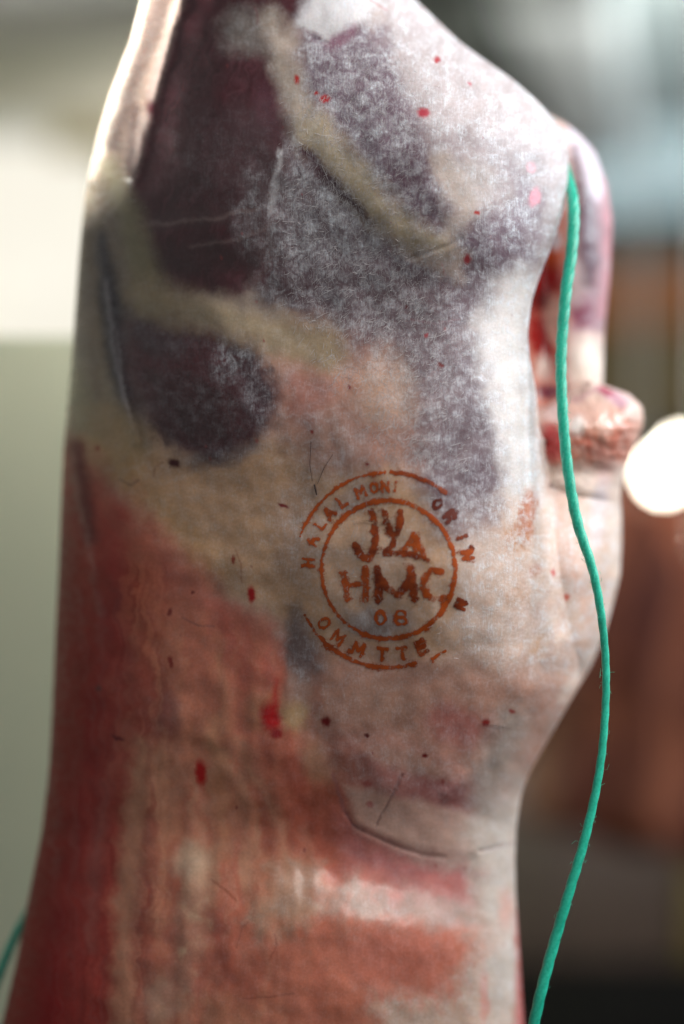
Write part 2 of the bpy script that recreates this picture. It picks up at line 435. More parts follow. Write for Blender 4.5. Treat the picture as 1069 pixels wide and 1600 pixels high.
def paint_body(p):
    # --- broad tissue regions
    p.poly([(560, -150), (1000, -150), (1000, 460), (800, 470), (700, 400), (640, 300), (590, 150)], (190, 178, 180), soft=60, warp=24, frost=.9)
    p.poly([(420, 100), (830, 260), (860, 480), (800, 800), (720, 860), (600, 720), (480, 560), (400, 430)], (110, 91, 99), soft=60, warp=34, frost=.58)
    p.poly([(390, 540), (480, 520), (600, 560), (660, 640), (640, 740), (520, 760), (430, 720), (400, 640)], (196, 148, 130), soft=60, warp=26, frost=.3)
    p.poly([(120, 640), (230, 680), (300, 720), (430, 690), (520, 740), (620, 730), (720, 860), (740, 1010), (560, 1080), (460, 980), (400, 950), (330, 920), (250, 850), (170, 770), (120, 740)],
           (198, 160, 128), soft=30, warp=14, frost=.22)
    p.poly([(740, 780), (960, 720), (990, 1000), (880, 1120), (760, 1100), (700, 980)], (208, 180, 164), soft=46, warp=18, frost=.7)
    p.poly([(480, 1010), (700, 1030), (900, 1060), (850, 1200), (700, 1290), (540, 1230), (440, 1150)], (196, 148, 130), soft=40, warp=20, frost=.24)
    # --- upper right haunch: lilac film, whitish fat
    p.poly([(470, 40), (600, 40), (640, 160), (660, 260), (740, 330), (760, 400), (680, 390), (590, 300), (520, 230), (470, 140)], (118, 98, 112), soft=24, warp=24, frost=.9)
    p.poly([(530, 330), (500, 220), (540, 240), (600, 300), (640, 400), (560, 400)], (128, 112, 120), soft=24, warp=20, frost=.8)
    p.blob(640, 270, 36, 46, (98, 72, 86), 40, warp=20, frost=.6); p.blob(700, 345, 48, 26, (88, 60, 74), 40, warp=20, frost=.5, brk=.42)
    p.blob(790, 340, 52, 62, (124, 104, 116), 0, warp=26, frost=.85, brk=.36, sc=30); p.blob(800, 410, 34, 26, (116, 96, 108), 0, warp=20, frost=.7, brk=.4, sc=24)
    p.blob(740, 290, 56, 44, (206, 194, 190), 20, warp=24, frost=.6, a=.7)
    p.stroke([(690, 250), (730, 330), (690, 380)], 16, (200, 184, 174), soft=16, warp=14, frost=.4, a=.7)
    p.blob(500, 15, 60, 34, (202, 200, 206), 10, warp=10, frost=.7, hard=.4); p.poly([(500, -20), (600, -10), (560, 44), (515, 66), (470, 40)], (214, 212, 216), soft=5, warp=8, frost=.7)
    p.blob(536, 58, 30, 12, (132, 92, 112), -38, warp=8, frost=.3)
    # --- frosted grey muscle in the middle
    p.blob(500, 330, 90, 90, (114, 102, 108), 20, warp=24, frost=1.0, a=.8)
    p.blob(700, 640, 70, 120, (112, 95, 102), -18, warp=24, frost=.55, a=.75); p.blob(745, 760, 36, 74, (98, 78, 88), -12, warp=18, frost=.55, a=.8)
    p.blob(600, 480, 110, 44, (100, 84, 90), 10, warp=20, frost=.55, a=.6); p.blob(440, 440, 50, 40, (84, 62, 68), 20, warp=20, frost=.55, a=.85)
    p.stroke([(810, 450), (785, 520), (800, 640), (815, 760)], [30, 44, 30, 26], (222, 214, 212), soft=30, warp=22, frost=.9)
    p.poly([(640, 402), (700, 372), (730, 395), (720, 440), (690, 430)], (190, 170, 158), soft=10, warp=12, frost=.6, a=.7)
    # --- dark muscles on the left
    p.poly([(225, -150), (560, -150), (470, 10), (440, 60), (430, 110), (452, 180), (446, 230), (430, 300), (408, 420), (372, 462), (245, 458), (215, 385), (190, 300), (200, 240), (215, 170), (238, 90), (262, 20)],
           (72, 26, 36), soft=16, warp=10, fine=4, frost=.02, wet=.8)
    p.streaks(215, 450, 40, 460, (104, 60, 70), 9, 46, 103, .58, .45, edge=26, shear=.25); p.streaks(215, 450, 40, 460, (50, 16, 22), 11, 60, 107, .58, .4, edge=26, shear=.25)
    p.blob(360, 250, 100, 70, (74, 56, 60), 10, warp=30, a=.55, frost=.12); p.blob(330, 400, 110, 30, (62, 32, 37), -4, warp=14, a=.7)
    p.blob(300, 340, 80, 16, (78, 58, 60), -6, warp=12, a=.5); p.blob(400, 330, 30, 70, (84, 68, 72), 8, warp=20, a=.7, frost=.5)
    p.blob(425, 165, 26, 40, (92, 48, 62), -10, warp=12, a=.8, wet=.6); p.blob(405, 190, 40, 40, (84, 62, 68), 0, warp=14, a=.5)
    p.blob(300, 130, 40, 110, (38, 20, 23), 10, warp=18, a=.6)
    p.stroke([(220, 350), (300, 345), (400, 330)], 2.5, (150, 128, 126), soft=4, warp=8, a=.4); p.stroke([(300, 385), (370, 375), (420, 352)], 2, (150, 128, 126), soft=4, warp=8, a=.35)
    p.blob(388, 48, 42, 38, (128, 118, 114), 0, warp=16, fine=6, frost=.25, hard=1.1, wet=.2)
    # pale sinew sheath along the left outline, its white highlights painted into the colour
    p.poly([(150, -150), (330, -150), (285, 0), (250, 80), (232, 150), (222, 200), (200, 260), (185, 320), (205, 400), (228, 470), (205, 520), (150, 440), (100, 330), (120, 200), (170, 60)], (128, 110, 100), soft=8, warp=6, fine=2, frost=.05, wet=.7)
    p.stroke([(222, -30), (200, 80), (166, 190), (142, 270)], 12, (226, 212, 198), soft=9, warp=3, wet=.9)  # outer highlight, painted as a pale band
    p.stroke([(262, -20), (232, 60), (196, 150), (176, 220)], 17, (50, 33, 32), soft=12, warp=6, wet=.7, a=.7)
    p.stroke([(290, -30), (262, 60), (238, 150)], 4, (186, 170, 162), soft=12, warp=4, wet=.9, a=.85); p.stroke([(226, 185), (214, 235), (203, 275)], 7, (170, 154, 148), soft=12, warp=3, wet=.9, a=.85)  # inner highlights of the ridge, painted pale
    p.stroke([(212, 170), (200, 280), (212, 340)], 6, (60, 36, 36), soft=8, warp=5, a=.7)
    p.poly([(60, 300), (150, 290), (200, 480), (195, 600), (230, 700), (180, 740), (60, 700)], (152, 136, 112), soft=18, warp=8, frost=.1, wet=.5)
    p.stroke([(158, 370), (172, 470), (190, 580), (222, 690)], [10, 20, 20, 8], (46, 34, 42), soft=14, warp=6, wet=.5, frost=.12)
    p.stroke([(166, 440), (180, 560), (206, 670)], 3, (170, 162, 166), soft=4, warp=5, a=.5, wet=.6); p.stroke([(184, 520), (190, 590), (204, 650)], 2, (176, 170, 172), soft=3, warp=4, a=.5)
    p.stroke([(140, 330), (140, 470), (150, 620)], 6, (126, 104, 86), soft=10, warp=6, a=.6)
    # lower dark muscle
    p.poly([(196, 500), (270, 492), (345, 516), (402, 556), (436, 602), (428, 652), (396, 692), (345, 722), (290, 712), (240, 676), (212, 622), (192, 560)], (80, 34, 42), soft=18, warp=11, fine=5, frost=.09, wet=.6)
    p.streaks(200, 430, 510, 710, (50, 18, 24), 8, 30, 109, .56, .5, edge=26, shear=-.3)
    p.blob(245, 520, 60, 34, (68, 52, 58), 10, warp=14, a=.7, frost=.15); p.blob(370, 560, 40, 34, (72, 56, 62), 20, warp=16, a=.8, frost=.8, brk=.38)
    p.blob(405, 620, 30, 60, (66, 50, 58), -12, warp=14, a=.7, frost=.45); p.blob(310, 640, 70, 50, (48, 25, 28), 20, warp=20, a=.6, frost=.2)
    p.blob(345, 715, 60, 14, (84, 70, 78), -14, warp=8, a=.6, frost=.4)
    # yellowish sinew Y
    p.stroke([(168, 262), (200, 340), (222, 420), (238, 466)], [14, 20, 24, 24], (146, 138, 110), soft=20, warp=8, fine=2, a=.9, wet=.4, frost=.05)
    p.stroke([(228, 455), (270, 480), (345, 492), (420, 520), (500, 548)], [24, 26, 22, 30, 40], (168, 150, 122), soft=26, warp=12, fine=3, a=.9, wet=.25, frost=.15)
    p.stroke([(425, 30), (440, 100), (470, 170), (500, 220)], [14, 14, 26, 28], (176, 162, 150), soft=20, warp=10, fine=4, frost=.35)
    p.stroke([(490, 205), (540, 262), (590, 326), (640, 366), (690, 384)], [26, 25, 26, 22, 12], (188, 172, 144), soft=22, warp=14, fine=6, a=.9, frost=.3)
    p.stroke([(474, 232), (500, 270), (545, 308), (580, 350)], [8, 11, 8, 2], (70, 38, 48), soft=9, warp=10, fine=4, frost=.3)
    p.stroke([(437, 235), (430, 290), (424, 330)], 5, (176, 172, 176), soft=5, warp=8, frost=.8, a=.7)
    p.blob(738, 700, 34, 64, (92, 72, 79), -10, warp=22, frost=.3, a=.8)
    # pinks in the middle
    p.blob(478, 622, 40, 48, (172, 116, 108), -10, warp=20, a=.7); p.blob(560, 660, 60, 30, (176, 126, 114), 60, warp=20, a=.5)
    p.blob(600, 610, 50, 60, (188, 160, 140), 0, warp=22, a=.6); p.blob(540, 720, 70, 20, (176, 128, 118), 0, warp=16, a=.4)
    p.blob(180, 690, 60, 50, (176, 146, 104), 40, warp=14, a=.8); p.stroke([(150, 700), (220, 760), (270, 820), (330, 890)], [20, 24, 24, 24], (196, 154, 108), soft=24, warp=10, a=.6)
    p.blob(470, 830, 40, 80, (174, 146, 132), 0, warp=20, a=.6, frost=.55); p.blob(520, 700, 60, 60, (150, 132, 126), 0, warp=20, a=.4, frost=.6)
    # --- red loin at lower left
    p.poly([(-80, 660), (116, 690), (150, 745), (205, 790), (262, 842), (312, 905), (352, 958), (400, 968), (440, 1010), (445, 1120), (560, 1240), (640, 1420), (860, 1480), (900, 1900), (-200, 1900)],
           (190, 114, 92), soft=36, warp=18, fine=3, frost=.06, wet=.35)
    p.poly([(-80, 650), (110, 700), (150, 760), (200, 800), (240, 900), (215, 1000), (200, 1150), (200, 1300), (190, 1450), (210, 1900), (-200, 1900)], (170, 66, 58), soft=60, warp=36, frost=0, wet=.12)
    p.poly([(-80, 740), (120, 800), (150, 950), (160, 1100), (130, 1250), (110, 1400), (100, 1900), (-200, 1900)], (138, 14, 18), soft=40, warp=22, wet=.08)
    p.stroke([(105, 640), (112, 720), (102, 900)], 10, (140, 60, 60), soft=10, warp=4, a=.4); p.stroke([(120, 700), (132, 780), (140, 840)], 12, (112, 30, 38), soft=12, warp=6, wet=.12)
    p.stroke([(112, 715), (125, 800), (145, 880), (156, 960)], 4, (172, 130, 126), soft=7, warp=6, a=.4, wet=.5, brk=.4)
    p.stroke([(240, 880), (300, 900), (345, 955), (380, 985)], [30, 30, 24, 20], (182, 104, 88), soft=24, warp=12, a=.7)
    p.poly([(330, 940), (430, 980), (440, 1110), (420, 1180), (380, 1100), (350, 1020)], (182, 92, 78), soft=30, warp=14, a=.75)
    p.blob(262, 1120, 22, 44, (126, 78, 84), 0, warp=10, a=.6); p.blob(300, 1240, 70, 140, (206, 140, 110), 0, warp=20, a=.5)
    p.blob(230, 960, 34, 120, (196, 116, 86), -6, warp=12, a=.6)
    p.streaks(180, 480, 940, 1700, (196, 138, 108), 26, 170, 31, .52, .3, shear=-.03); p.streaks(180, 560, 1000, 1700, (170, 84, 66), 24, 150, 35, .56, .24, shear=.03)
    p.streaks(190, 460, 1150, 1700, (200, 156, 130), 18, 130, 39, .58, .3); p.streaks(60, 230, 900, 1700, (150, 88, 86), 9, 220, 43, .60, .4, edge=30, shear=-.05); p.streaks(100, 280, 860, 1700, (140, 34, 32), 13, 190, 49, .50, .5, edge=40, shear=-.02)
    p.poly([(440, 1130), (540, 1200), (560, 1400), (430, 1400), (410, 1240)], (184, 98, 78), soft=36, warp=20, a=.6)
    p.stroke([(325, 1150), (370, 1215), (400, 1270), (402, 1330)], 8, (180, 136, 106), soft=14, warp=16, a=.5); p.blob(500, 1190, 30, 40, (190, 150, 120), -30, warp=14, a=.6)
    for pts, w, c, a in (([(222, 1160), (205, 1330), (192, 1470), (196, 1610)], [12, 18, 16, 20], (204, 160, 128), .5), ([(250, 1180), (258, 1300), (248, 1420), (250, 1610)], [14, 10, 8, 16], (200, 150, 116), .45),
                         ([(300, 1330), (305, 1400), (292, 1500), (284, 1570)], [18, 16, 16, 14], (206, 168, 142), .6), ([(335, 1130), (345, 1240), (352, 1330)], [10, 14, 10], (200, 146, 112), .45),
                         ([(368, 1155), (405, 1225), (436, 1290), (446, 1350)], [5, 9, 8, 10], (206, 156, 128), .6), ([(340, 1025), (352, 1100), (350, 1140)], [5, 8, 4], (196, 140, 108), .5),
                         ([(480, 1300), (500, 1370), (520, 1410)], [5, 9, 8], (206, 150, 126), .5), ([(165, 1230), (150, 1350), (140, 1480)], [3, 5, 4], (176, 116, 108), .5)):
        p.stroke(pts, w, c, soft=15, warp=14, fine=4, a=a)
    for pts, w in (([(272, 1320), (278, 1400), (262, 1500)], 7), ([(402, 1240), (424, 1320), (432, 1390)], 10), ([(330, 1430), (350, 1500), (380, 1560)], 16), ([(225, 1440), (240, 1500), (238, 1540)], 12), ([(455, 1190), (480, 1270), (500, 1330)], 12)):
        p.stroke(pts, w, (150, 66, 50), soft=14, warp=14, fine=4, a=.5)
    # pale fat patches lower middle
    p.poly([(400, 1420), (450, 1350), (490, 1360), (500, 1400), (560, 1380), (640, 1400), (720, 1420), (790, 1440), (760, 1462), (660, 1450), (560, 1440), (500, 1420), (470, 1450), (430, 1450), (400, 1470)], (152, 130, 118), soft=30, a=.85, warp=50, fine=6, frost=.15)
    p.poly([(410, 1340), (470, 1330), (500, 1380), (490, 1440), (430, 1470), (390, 1440)], (180, 138, 110), soft=24, warp=26, fine=5, a=.6)
    p.poly([(580, 1560), (640, 1545), (700, 1556), (720, 1520), (780, 1490), (830, 1500), (840, 1640), (600, 1640)], (184, 156, 140), soft=30, warp=30, fine=6, frost=.2)
    p.poly([(590, 1440), (700, 1450), (710, 1500), (690, 1540), (620, 1550), (560, 1520), (540, 1470)], (180, 104, 88), soft=36, warp=12, a=.75, wet=.4); p.streaks(540, 760, 1440, 1600, (196, 122, 106), 8, 40, 47, .55, .5, edge=40)
    p.poly([(300, 1330), (340, 1320), (330, 1480), (280, 1560), (270, 1430)], (194, 160, 132), soft=14, warp=18, a=.6); p.blob(300, 1350, 30, 26, (200, 172, 148), 0, warp=12, a=.6); p.blob(385, 1360, 12, 40, (190, 150, 122), 0, warp=8, a=.5)
    p.blob(250, 1560, 26, 40, (190, 156, 136), 10, warp=16, a=.6); p.blob(360, 1580, 70, 30, (176, 120, 92), 0, warp=16, a=.5); p.blob(300, 1480, 60, 90, (160, 82, 70), 10, warp=24, a=.55, brk=.4, sc=30)
    p.blob(390, 1520, 60, 60, (168, 90, 72), 0, warp=20, a=.5)
    # --- lower right: dusky pink flank, flap and crease
    p.poly([(520, 1150), (640, 1170), (700, 1190), (780, 1240), (760, 1300), (640, 1290), (560, 1240)], (170, 112, 108), soft=44, warp=16, frost=.2, a=.85)
    p.blob(720, 1135, 62, 34, (180, 106, 100), 18, warp=14, frost=.25, a=.8); p.blob(600, 1090, 60, 30, (176, 138, 120), 10, warp=18, a=.5); p.blob(640, 1190, 70, 18, (182, 146, 130), 18, warp=12, a=.6, frost=.3)
    p.blob(700, 1240, 60, 22, (160, 100, 98), 10, warp=10, a=.8); p.blob(540, 1200, 30, 50, (150, 92, 78), -30, warp=14, a=.6)
    p.poly([(524, 1270), (580, 1310), (690, 1345), (760, 1370), (730, 1410), (620, 1390), (540, 1350)], (176, 108, 106), soft=36, warp=24, frost=.1, wet=.4); p.blob(690, 1385, 52, 16, (176, 96, 86), 14, warp=18, a=.45)
    p.poly(FLAP, (206, 168, 154), soft=10, warp=8, fine=3, a=.85, frost=.15, wet=.3); p.stroke([(560, 1296), (640, 1330), (720, 1338)], 8, (190, 150, 142), soft=6, warp=3, a=.5)
    p.blob(578, 1258, 6, 5, (172, 88, 84), 0, warp=3, a=.8); p.blob(574, 1224, 9, 6, (150, 66, 62), 0, warp=3, a=.7)
    p.stroke([(520, 1210), (536, 1262), (552, 1290)], 3, (150, 96, 96), soft=3, warp=3, a=.6)
    p.stroke([(800, 1130), (770, 1210), (752, 1290)], [26, 30, 24], (192, 176, 166), soft=28, warp=10, frost=.3, a=.8)
    p.poly([(740, 1300), (815, 1230), (830, 1420), (830, 1560), (770, 1600), (740, 1500), (780, 1440), (745, 1380)], (192, 178, 168), soft=40, warp=24, frost=.3)
    p.stroke([(812, 1420), (816, 1500), (822, 1620)], [5, 9, 16], (190, 92, 88), soft=8, warp=5, wet=.5); p.blob(790, 1420, 12, 30, (206, 146, 130), 0, warp=8, a=.6); p.blob(756, 1560, 8, 40, (196, 120, 108), 0, warp=8, a=.6)
    p.stroke([(752, 1330), (806, 1316)], 3, (150, 126, 122), soft=4, warp=4, a=.5)
    # --- right edge and the stamped rump
    p.streaks(780, 930, 860, 1180, (196, 160, 148), 14, 70, 53, .5, .45, frost=.3, shear=.5)
    p.blob(860, 640, 20, 80, (226, 206, 196), 0, warp=8, a=.7); p.blob(590, 905, 90, 95, (196, 168, 152), 0, warp=24, a=.45, frost=.36); p.blob(590, 975, 56, 24, (136, 124, 130), 0, warp=20, a=.6, frost=.7)
    p.blob(470, 1010, 26, 60, (104, 88, 94), -12, warp=14, a=.75, frost=.5); p.blob(690, 800, 30, 50, (112, 92, 100), -20, warp=20, a=.6, frost=.6); p.blob(560, 780, 50, 20, (140, 126, 128), -20, warp=16, a=.5, frost=.6)
    p.blob(420, 1110, 36, 36, (178, 148, 108), 0, warp=10, a=.35); p.blob(462, 1120, 20, 26, (186, 156, 112), 0, warp=8, a=.75)
    p.blob(935, 800, 12, 60, (206, 192, 200), 8, warp=8, a=.5); p.blob(905, 900, 12, 70, (222, 178, 160), -10, warp=10, a=.6); p.blob(910, 1000, 22, 60, (216, 180, 162), 20, warp=12, a=.6); p.blob(880, 850, 14, 80, (220, 180, 168), -8, warp=10, a=.5)
    p.stroke([(960, 800), (962, 900), (930, 1010), (880, 1090)], 6, (232, 214, 200), soft=10, warp=6, a=.6); p.blob(900, 760, 40, 24, (214, 166, 150), 10, warp=14, a=.6)
    # orange smear of stamp ink
    p.blob(826, 800, 13, 38, (178, 92, 40), 8, warp=8, fine=7, a=.9, brk=.34, sc=9, hard=.8); p.blob(818, 830, 16, 20, (182, 100, 48), 0, warp=8, fine=6, a=.85, brk=.42, sc=8); p.blob(808, 842, 26, 22, (188, 122, 70), 0, warp=8, fine=6, a=.7, brk=.5, sc=8)
    p.blob(836, 890, 8, 12, (182, 104, 60), 30, warp=5, fine=4, a=.7, brk=.4, sc=7); p.blob(806, 930, 22, 20, (200, 150, 116), 0, warp=8, fine=5, a=.5, brk=.5, sc=8); p.blob(838, 1012, 26, 10, (190, 140, 98), -50, warp=8, fine=4, a=.45)
    # --- blood
    p.stroke([(432, 1060), (430, 1100), (424, 1130)], [3, 7, 10], (176, 36, 28), soft=8, warp=5, fine=3, a=.85, wet=.3); p.blob(423, 1122, 17, 22, (168, 8, 14), -10, warp=6, fine=4, wet=.3); p.blob(432, 1146, 10, 8, (150, 8, 14), 0, warp=4, fine=3, wet=.3)
    p.blob(440, 1040, 10, 40, (170, 84, 66), 0, warp=8, a=.6)
    for x, y, rx, ry, c in ((392, 928, 6.5, 13, (160, 8, 12)), (272, 723, 11, 7, (70, 14, 18)), (314, 1208, 9, 21, (176, 12, 12)), (508, 154, 8, 6, (178, 30, 34)), (496, 146, 4, 3, (178, 40, 40)), (662, 177, 10, 8, (176, 60, 76)), (682, 92, 6, 5, (176, 60, 70)),
                            (463, 125, 4, 7, (176, 50, 46)), (734, 131, 4, 3, (200, 120, 130)), (830, 262, 8, 9, (206, 150, 162)), (836, 308, 8, 14, (200, 110, 130)), (746, 332, 5, 4, (176, 60, 56)), (729, 404, 5, 8, (150, 60, 66)), (634, 480, 3, 3, (90, 20, 26)),
                            (688, 571, 6, 3, (120, 50, 52)), (666, 524, 3, 4, (150, 70, 76)), (487, 674, 3, 4, (150, 60, 56)), (511, 1127, 7, 8, (130, 34, 36)), (574, 1148, 4, 4, (96, 24, 28)), (664, 1181, 6, 4.5, (110, 24, 28)), (760, 1129, 6, 6, (150, 50, 48)), (800, 1112, 5, 4, (170, 80, 76)),
                            (865, 895, 4, 7, (196, 110, 106)), (885, 934, 5, 6, (190, 100, 84)), (443, 789, 8, 3, (120, 40, 42)), (152, 701, 4, 4, (150, 60, 40)), (185, 1152, 12, 3.5, (110, 24, 26)), (267, 1035, 4, 9, (140, 50, 40)), (266, 956, 4, 6, (130, 54, 46)), (863, 757, 4, 3, (90, 70, 80)),
                            (364, 874, 3, 6, (150, 70, 50)), (155, 1075, 5, 5, (110, 30, 34)), (300, 925, 3, 3, (120, 50, 44)), (545, 604, 2.5, 3, (150, 60, 60)), (573, 726, 2.5, 2.5, (130, 50, 50))):
        p.blob(x, y, rx, ry, c, RNG.uniform(-20, 20), warp=4, fine=3, hard=.9, wet=.35, frost=0)
    # scattered tiny specks
    for k in range(36):
        x, y = RNG.uniform(140, 830), RNG.uniform(60, 1560); r = RNG.uniform(1.2, 2.6)
        p.blob(x, y, r, r * RNG.uniform(.8, 2), (140, 56, 54), 0, warp=2, fine=2, a=RNG.uniform(.3, .8), hard=.6)
    # veins and little tears
    for pts, w, c in (([(490, 700), (505, 720), (522, 695), (516, 660)], 1.0, (130, 70, 66)), ([(486, 690), (484, 735)], 1.0, (140, 96, 92)), ([(578, 0), (592, 8), (604, 16)], 2.0, (190, 90, 90)), ([(398, 12), (404, 26), (402, 38)], 1.8, (120, 60, 60)),
                      ([(188, 748), (205, 758), (216, 750)], 2.0, (104, 70, 58)), ([(240, 745), (243, 730), (255, 722)], 1.5, (140, 84, 50)), ([(368, 860), (376, 880), (378, 910)], 1.5, (150, 90, 60)), ([(330, 1375), (352, 1390), (368, 1408)], 2.2, (130, 62, 40)),
                      ([(285, 965), (310, 978), (335, 978)], 1.5, (110, 72, 74)), ([(380, 1560), (420, 1558), (460, 1552)], 1.3, (116, 56, 46)), ([(420, 1500), (432, 1480), (430, 1460)], 1.4, (130, 60, 46)), ([(640, 500), (680, 505), (720, 498)], 1.0, (140, 90, 100)), ([(690, 412), (697, 432)], 1.2, (176, 90, 86)),
                      ([(370, 1480), (378, 1450), (388, 1440)], 1.2, (120, 60, 46)), ([(660, 598), (688, 572), (676, 548)], 1.0, (120, 76, 78))):
        p.stroke(pts, w * .8, c, soft=1.6, warp=2, fine=1.5, a=.5)
    p.stroke([(548, 1286), (560, 1294), (578, 1303), (622, 1323), (660, 1337), (692, 1341)], [1, 2.6, 2.2, 1.4, 1, 1.6], (84, 50, 56), soft=3, warp=4, fine=3, a=.5, brk=.38); p.stroke([(586, 1290), (602, 1264), (614, 1240), (624, 1212)], 1.6, (104, 70, 70), soft=2, warp=3, fine=2, a=.6)  # crease shade under the flap painted as a dark line, then a thin cut

ORIGIN = (0.0, 0.1, ZC)
carcass = tag(empty('lamb_carcass', ORIGIN), 'hanging skinned lamb carcass filling the picture, with orange stamp on its pale flank', 'carcass')
body = sheet('body', Lf, Rf, -260, 1860, 700, 1160, body_depth, yLf, yRf, lambda y: Df(y) * 1.05, FLESH, (176, 160, 150), paint_body, carcass, ORIGIN, 60)

# far hind leg seen past the near one, with the red cut tissue between them
lL = curve([(60, 760), (700, 770)], 20)
lR = curve([(150, 790), (176, 850), (192, 884), (213, 908), (237, 930), (289, 949), (345, 957), (430, 953), (520, 944), (600, 942), (640, 930), (700, 900)], 26)
llY = lambda y: 0.13 + 0 * y
lrY = lambda y: 0.125 + 0 * y
def leg_depth(px, py):
    L, R = lL(py), lR(py)
    t = np.clip((px - (L + R) / 2) / ((R - L) / 2), -1, 1)
    y = llY(py) - .034 * np.sqrt(np.clip(1 - np.abs(t) ** 2.2, 0, 1))
    h = .006 * np.exp(-((px - 922) / 26) ** 2 - ((py - 575) / 45) ** 2) + .004 * np.exp(-((px - 915) / 20) ** 2 - ((py - 350) / 120) ** 2) - .012 * np.exp(-((px - 850) / 24) ** 2 - ((py - 500) / 130) ** 2)
    h = h + (fbm(px / 34, py / 60, 81, 2) - .5) * .0035
    return y - h * (1 - np.abs(t) ** 8)
def paint_leg(p):
    p.poly([(900, 150), (970, 150), (970, 520), (900, 520)], (164, 130, 140), soft=12, warp=8, frost=.25)
    p.stroke([(902, 210), (925, 250), (930, 300)], 16, (216, 200, 214), soft=10, warp=6, frost=.5)  # white highlight at the top of the leg, painted in
    p.stroke([(898, 230), (905, 270), (918, 330), (922, 400), (915, 440)], [4, 7, 14, 15, 10], (86, 48, 66), soft=9, warp=6, wet=.4)
    p.stroke([(950, 280), (952, 360), (948, 430), (940, 490)], 7, (190, 130, 140), soft=8, warp=5); p.blob(908, 490, 22, 26, (120, 34, 66), 0, warp=8, wet=.5); p.blob(900, 440, 18, 40, (206, 186, 188), 0, warp=8, a=.7)
    p.blob(920, 575, 38, 48, (232, 218, 208), 0, warp=8); p.blob(900, 612, 22, 14, (120, 30, 44), -20, warp=8, a=.8)
    p.poly([(780, 330), (888, 330), (884, 640), (780, 640)], (196, 128, 112), soft=8, warp=10, wet=.5)
    p.blob(858, 402, 20, 26, (196, 84, 36), 0, warp=10, wet=.7); p.blob(850, 440, 32, 30, (150, 16, 14), 0, warp=8, wet=.9); p.blob(840, 470, 16, 20, (110, 24, 24), 0, warp=8, wet=.7); p.blob(845, 530, 18, 50, (150, 16, 18), -18, warp=8, wet=.8)
    p.blob(866, 500, 12, 40, (220, 190, 170), 0, warp=8, a=.9); p.blob(850, 575, 16, 20, (200, 170, 160), 0, warp=6); p.blob(858, 612, 26, 12, (110, 28, 48), 0, warp=6); p.blob(866, 375, 12, 16, (216, 204, 206), 0, warp=6)
far_leg = sheet('hind_leg', lL, lR, 152, 700, 150, 240, leg_depth, llY, lrY, lambda y: .05 + 0 * y, FLESH, (206, 176, 170), paint_leg, carcass, ORIGIN, 24)

# far half of the rump with the cut stump at its top
rL = curve([(596, 915), (606, 888), (625, 868), (660, 820), (760, 800), (910, 850)], 10)
_rR0 = curve([(596, 930), (603, 948), (615, 984), (636, 1003), (655, 1007), (674, 1002), (695, 993), (722, 982), (760, 971), (800, 966), (850, 955), (910, 920)], 12)
rR = lambda q: _rR0(q) + (1 - sstep(690, 760, np.asarray(q, float))) * 5 * (fbm(np.asarray(q, float) / 15, 0 * np.asarray(q, float) + 3.3, 117, 2) - .5)
rlY = lambda y: 0.10 + 0 * y
rrY = lambda y: 0.105 + 0 * y
def rump_depth(px, py):
    L, R = rL(py), rR(py)
    t = np.clip((px - (L + R) / 2) / ((R - L) / 2), -1, 1)
    D = .025 + .022 * sstep(600, 680, py) - .042 * sstep(740, 900, py)
    y = rlY(py) - D * np.sqrt(np.clip(1 - np.abs(t) ** 2.2, 0, 1))
    h = .004 * np.exp(-((px - 935) / 40) ** 2 - ((py - 660) / 26) ** 2) - .006 * np.exp(-((px - 930) / 60) ** 2 - ((py - 740) / 22) ** 2) + .005 * np.exp(-((px - 985) / 14) ** 2 - ((py - 645) / 16) ** 2)
    h = h + (fbm(px / 22, py / 24, 91, 3) - .5) * (.0042 - .0028 * sstep(690, 790, py))
    return y - h * (1 - np.abs(t) ** 8)
def paint_rump(p):
    p.poly([(840, 740), (1010, 740), (990, 1130), (780, 1260)], (222, 206, 196), soft=26, warp=12, frost=.45)
    p.poly([(860, 640), (1000, 640), (990, 720), (850, 740)], (214, 142, 120), soft=14, warp=14, wet=.6, frost=.05)
    p.blob(920, 700, 30, 18, (190, 90, 72), 20, warp=14, a=.7, wet=.6); p.blob(970, 690, 16, 26, (200, 110, 90), 10, warp=12, a=.7); p.blob(905, 735, 24, 12, (206, 120, 100), 0, warp=12, a=.6); p.streaks(850, 1000, 640, 800, (228, 196, 184), 14, 30, 55, .54, .45, edge=20)
    p.poly([(840, 730), (1000, 722), (1000, 950), (820, 950)], (222, 200, 188), soft=14, warp=12, frost=.2); p.blob(930, 650, 44, 24, (220, 182, 168), 0, warp=10, a=.8); p.blob(965, 622, 26, 12, (206, 170, 180), 30, warp=10, fine=6); p.blob(985, 640, 8, 7, (176, 70, 84), 0, warp=6); p.blob(945, 612, 12, 6, (170, 60, 80), 20, warp=8); p.stroke([(898, 626), (930, 610), (962, 620), (978, 640)], 4, (170, 110, 130), soft=8, warp=8, a=.6); p.blob(990, 642, 14, 14, (226, 200, 190), 0, warp=4)
    p.blob(862, 690, 22, 32, (170, 22, 22), 0, warp=6, wet=.9); p.blob(902, 664, 12, 16, (232, 224, 220), 0, warp=5); p.blob(870, 645, 20, 14, (222, 200, 196), 0, warp=6)
    p.blob(935, 800, 12, 60, (200, 190, 206), 8, warp=8, a=.5); p.blob(905, 900, 12, 70, (216, 176, 160), -10, warp=8, a=.6); p.blob(945, 720, 20, 30, (206, 150, 140), 0, warp=10, a=.6); p.blob(910, 1000, 22, 60, (212, 180, 164), 20, warp=12, a=.6)
far_rump = sheet('tail_stump', rL, rR, 596, 905, 180, 230, rump_depth, rlY, rrY, lambda y: .05 + 0 * y, FLESH, (216, 190, 178), paint_rump, carcass, ORIGIN, 24)

